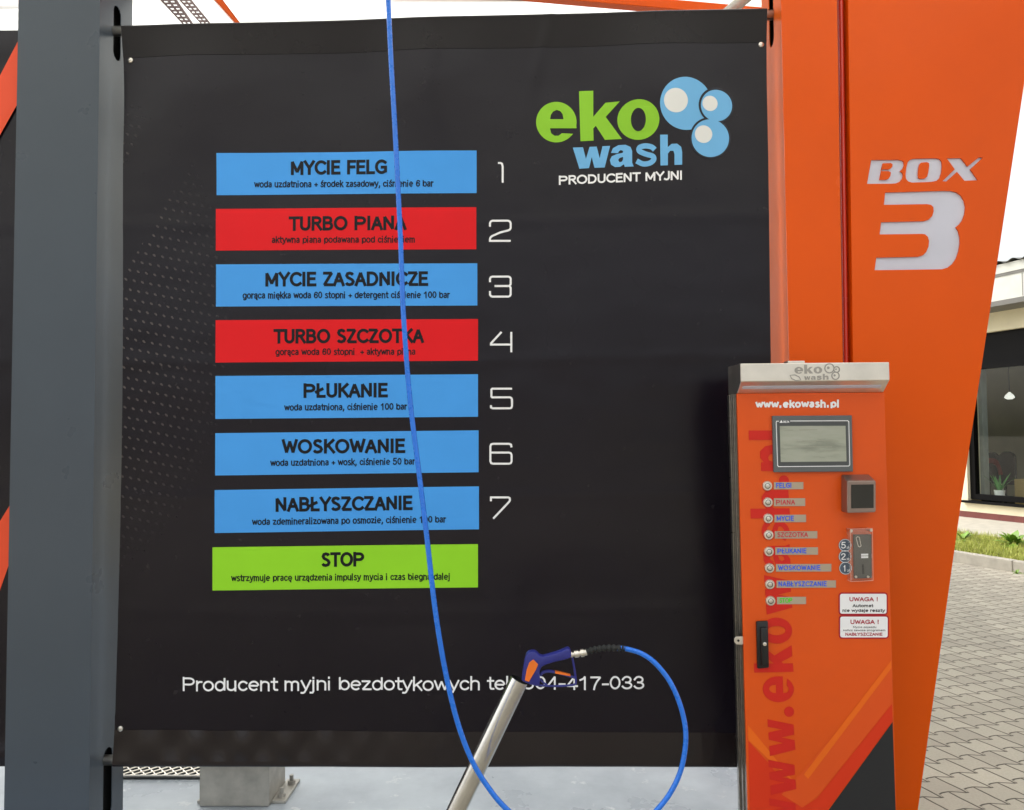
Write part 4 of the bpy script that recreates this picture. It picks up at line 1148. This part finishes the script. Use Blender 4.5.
# window
b = B()
fd = .07
bb(b, (xw0, -.16, zsill), (xw1, -.06, zsill + .09)); bb(b, (xw0, -.16, ztr - .09), (xw1, -.06, ztr)); bb(b, (xw0, -.16, ztr), (xw1, -.10, zhead))
bb(b, (xw1 - .10, -.16, zsill + .09), (xw1, -.06, ztr - .09)); bb(b, (xw0, -.16, zsill + .09), (xw0 + .1, -.06, ztr - .09)); bb(b, (xw0 + 3.1, -.16, zsill + .09), (xw0 + 3.18, -.06, ztr - .09))
wf = b.build('window', 'frame_dark', bld)
b = B(); b.add([MB @ Vector(p) for p in ((xw0 + .09, -.11, zsill + .08), (xw1 - .09, -.11, zsill + .08), (xw1 - .09, -.11, ztr - .08), (xw0 + .09, -.11, ztr - .08))], [(0, 1, 2, 3)]); b.build('pane', 'pane', wf)
b = B(); bb(b, (xw0 - .05, -.06, zsill - .06), (xw1 + .08, .07, zsill - .02)); b.build('sill', 'frame_dark', wf)
b = B(); bb(b, (xw0, -.5, zsill), (xw1, -.17, zsill + .03)); b.build('inner_sill', 'white_sheet', wf)
x_a, x_b = FP(976, 440, -.3)[0], FP(983, 440, -.3)[0]
b = B(); bb(b, (x_b, -.42, zsill + .031), (x_a, -.3, ztr)); b.build('inner_post', 'frame_grey', wf)

# plant pot on the sill
px_, _ = FP(1000.5, 494, -.36)
pb = MB @ Vector((px_, -.34, zsill + .031))
s_u = (FP(1005, 494, -.34)[0] - FP(996.5, 494, -.34)[0])
pw = .085
pp = thing('potted_plant', 'spiky green plant in small white pot on the window sill', 'potted plant', pb)
b = B(); b.tube([pb, pb + Vector((0, 0, .13))], [pw * .8, pw], 20); b.build('pot', 'pot', pp, smooth=True)
b = B()
for i in range(13):
    a = i * 2.4; tilt = .25 + .55 * random.random(); L = .25 + .08 * random.random()
    d0 = Vector((math.cos(a), math.sin(a), 0)); sd = Vector((-d0.y, d0.x, 0))
    base = pb + Vector((0, 0, .12))
    vs = []
    for k in range(5):
        s = k / 4; w_ = .028 * (1 - s) ** .7 * (1 if k else .8)
        c = base + d0 * (.02 + L * tilt * s * (1 + .3 * s)) + Vector((0, 0, L * s * (1 - .15 * s * tilt)))
        vs += [c - sd * w_, c + sd * w_ + Vector((0, 0, .004))]
    b.add(vs, [(2 * k, 2 * k + 1, 2 * k + 3, 2 * k + 2) for k in range(4)])
b.build('leaves', 'leaf', pp, fix=False)

# things inside the room
def inside_pt(px, py, off): 
    x, z = FP(px, py, off); return MB @ Vector((x, off, z))
lam = inside_pt(1009.5, 396.5, -1.2)
lt = thing('pendant_lamp', 'small white pendant lamp hanging inside the office window', 'lamp', lam)
b = B(); b.tube([lam + Vector((0, 0, h)) for h in (-.05, -.02, .02, .05, .08)], [.04, .085, .07, .04, .012], 18); b.build('lamp_shade', 'lamp_lit', lt, smooth=True)
b = B(); b.tube([lam + Vector((0, 0, .09)), Vector((lam.x, lam.y, zhead + .25))], .006, 6); b.build('cord', 'frame_dark', lt)
ck = inside_pt(1015, 479, -1.0); cz = ck.z; cxl = FP(1014, 480, -1.0)[0]
b = B(); b.box((cxl - 1.6, -1.5, .211), (cxl, -1.0, cz), .01, MB)
b2 = b.build('wooden_cabinet', 'wood', None, loc=ck); tag(b2, 'light wooden cabinet standing behind the office window', 'cabinet')
for (px0, px1, pyt), lab in (((984, 997, 452), 'black round-backed chair nearer the grey inner post, behind the window'), ((998.5, 1014, 451.5), 'black round-backed chair next to the wooden cabinet, behind the window')):
    off = -1.3
    xa, xb = FP(px0, 470, off)[0], FP(px1, 470, off)[0]
    zt2 = FP((px0 + px1) / 2, pyt, off)[1]
    cxx, hw = (xa + xb) / 2, abs(xa - xb) / 2
    ch = thing('office_chair', lab, 'chair', MB @ Vector((cxx, off, .21)), 'chairs behind the office window')
    zs_ = .70
    out = [(cxx - hw, zs_), (cxx + hw, zs_), (cxx + hw * 1.0, zt2 - hw * .7)] + [(cxx + hw * math.cos(R(a)), zt2 - hw * .7 + hw * .7 * math.sin(R(a))) for a in range(15, 180, 15)] + [(cxx - hw, zt2 - hw * .7)]
    b = B(); b.prism([MB @ Vector((x, off, z)) for x, z in out], MB.to_3x3() @ Vector((0, -.08, 0)), .015); b.build('backrest', 'chair', ch, smooth=True)
    b = B(); b.box((cxx - hw, off - .55, .62), (cxx + hw, off - .05, .70), .02, MB); b.build('seat', 'chair', ch)
    for sx in (-1, 1):
        for sy in (-.5, -.1):
            b = B(); b.tube([MB @ Vector((cxx + sx * hw * .8, off + sy, .211)), MB @ Vector((cxx + sx * hw * .8, off + sy, .63))], .018, 8); b.build('leg', 'chair', ch)
q = inside_pt(996, 466, -1.2)
b = B(); b.tube(catmull([q + Vector((-.12, 0, .1)), q + Vector((-.02, 0, .08)), q + Vector((.05, 0, -.02)), q + Vector((.08, 0, -.16))], 5), [.05] * 8 + [.035] * 8, 10)
tag(b.build('red_cushion', 'red_cloth', None, loc=q, smooth=True), 'dark red cloth draped between the two black chairs', 'cloth')

# verge: kerb, grass, apron
def gl_(px, py, z=0):
    p = G(px, py, z) - BO; return p.dot(u_), p.dot(n_)
k1 = gl_(1024, 574)[1]; k0 = k1 - .10
KH = .13
g_in = gl_(1010, 537.5, KH)[1]
b = B()
for i in range(16):
    xk = -8 + i * 1.0; b.box((xk + .004, k0, -.02), (xk + .996, k1, KH), .012, MB)
kb = b.build('kerb', 'kerb'); tag(kb, kind='structure')
b = B(); b.add([MB @ Vector(p) for p in ((-8, k0 + .005, KH - .03), (8, k0 + .005, KH - .03), (8, g_in, KH - .02), (-8, g_in, KH - .02))], [(0, 1, 2, 3)]); tag(b.build('verge_soil', 'soil'), kind='structure')
b = B(); b.box((-8, .021, -.02), (8, g_in, KH - .01), 0, MB); tag(b.build('apron_path', 'apron'), kind='structure')
def grass_mat(name, c0, c1):
    t = NT(name)
    t.l(t.ramp(t.noise(9, 3), [(.3, lin(c0)), (.7, lin(c1))]), t.b.inputs['Base Color']); t.b.inputs['Roughness'].default_value = .6
    return t.m
M['grass'] = grass_mat('grass_blades', (134, 150, 50), (204, 204, 104))
b = B()
for i in range(26000):
    x = random.uniform(-3.5, 5.0); y = random.uniform(g_in - .03, k0 + .02)
    tall = .05 + .07 * random.random() ** 2
    a = random.uniform(0, 6.28); lean = Vector((random.gauss(0, .03), random.gauss(0, .03), 0))
    s = Vector((math.cos(a), math.sin(a), 0)) * .004
    p0 = Vector((x, y, KH - .03))
    b.add([MB @ (p0 - s), MB @ (p0 + s), MB @ (p0 + lean + Vector((0, 0, tall)))], [(0, 1, 2)])
tag(b.build('grass', 'grass', fix=False), 'short yellowish green grass growing in the verge behind the kerb', 'grass', kind='stuff')
def weed(px, py, sc_, label, n=40):
    lx, ly = gl_(px, py, KH - .02)
    o_ = MB @ Vector((lx, ly, KH - .02))
    b = B()
    for i in range(n):
        a = random.uniform(0, 6.28); el = random.uniform(.1, 1.2); L = sc_ * random.uniform(.5, 1)
        d0 = Vector((math.cos(a) * math.cos(el), math.sin(a) * math.cos(el), math.sin(el)))
        sd = Vector((-math.sin(a), math.cos(a), 0)); w_ = L * .12
        pts = [(0, .1), (.35, 1), (.7, .8), (1, 0.02)]
        vs = []
        for s, ww in pts:
            c = o_ + d0 * L * s - Vector((0, 0, L * .35 * s * s)) + Vector((0, 0, .01))
            vs += [c - sd * w_ * ww, c + sd * w_ * ww]
        b.add(vs, [(2 * k, 2 * k + 1, 2 * k + 3, 2 * k + 2) for k in range(3)])
    tag(b.build('leafy_weed', 'weed', None, loc=o_, fix=False), label, 'weed', 'weeds in the verge')
weed(1014, 546, .36, 'large leafy green weed spreading in the grass near the building', 60)
weed(963, 541, .24, 'small leafy weed in the grass close to the orange sign panel', 30)
weed(1017, 575, .09, 'tiny weed growing in the paving joint at the kerb foot', 20)

# ------------------------------------------------------------------ light
w = bpy.data.worlds.new('World'); sc.world = w; w.use_nodes = True
nt = w.node_tree; bg = nt.nodes['Background']
sky = nt.nodes.new('ShaderNodeTexSky'); sky.sky_type = 'NISHITA'; sky.sun_disc = False
SE, SR = 56, 292
sky.sun_elevation = R(SE); sky.sun_rotation = R(SR)
sky.air_density = 1.5; sky.dust_density = 5; sky.ozone_density = 1
hsv = nt.nodes.new('ShaderNodeHueSaturation'); hsv.inputs['Saturation'].default_value = .22; hsv.inputs['Value'].default_value = 1.7
nt.links.new(sky.outputs[0], hsv.inputs['Color']); nt.links.new(hsv.outputs[0], bg.inputs[0])
bg.inputs[1].default_value = .15
sd = bpy.data.lights.new('sun', 'SUN'); sd.energy = .8; sd.angle = R(18); sd.color = (1, .96, .9)
so = bpy.data.objects.new('sun', sd); COL.objects.link(so)
dirv = Vector((math.sin(R(SR)) * math.cos(R(SE)), math.cos(R(SR)) * math.cos(R(SE)), math.sin(R(SE))))
so.rotation_euler = dirv.to_track_quat('Z', 'Y').to_euler()

sc.view_settings.view_transform = 'Standard'; sc.view_settings.look = 'None'
sc.view_settings.exposure = .33; sc.view_settings.gamma = 1
sc.cycles.max_bounces = 8
sc.cycles.transparent_max_bounces = 12
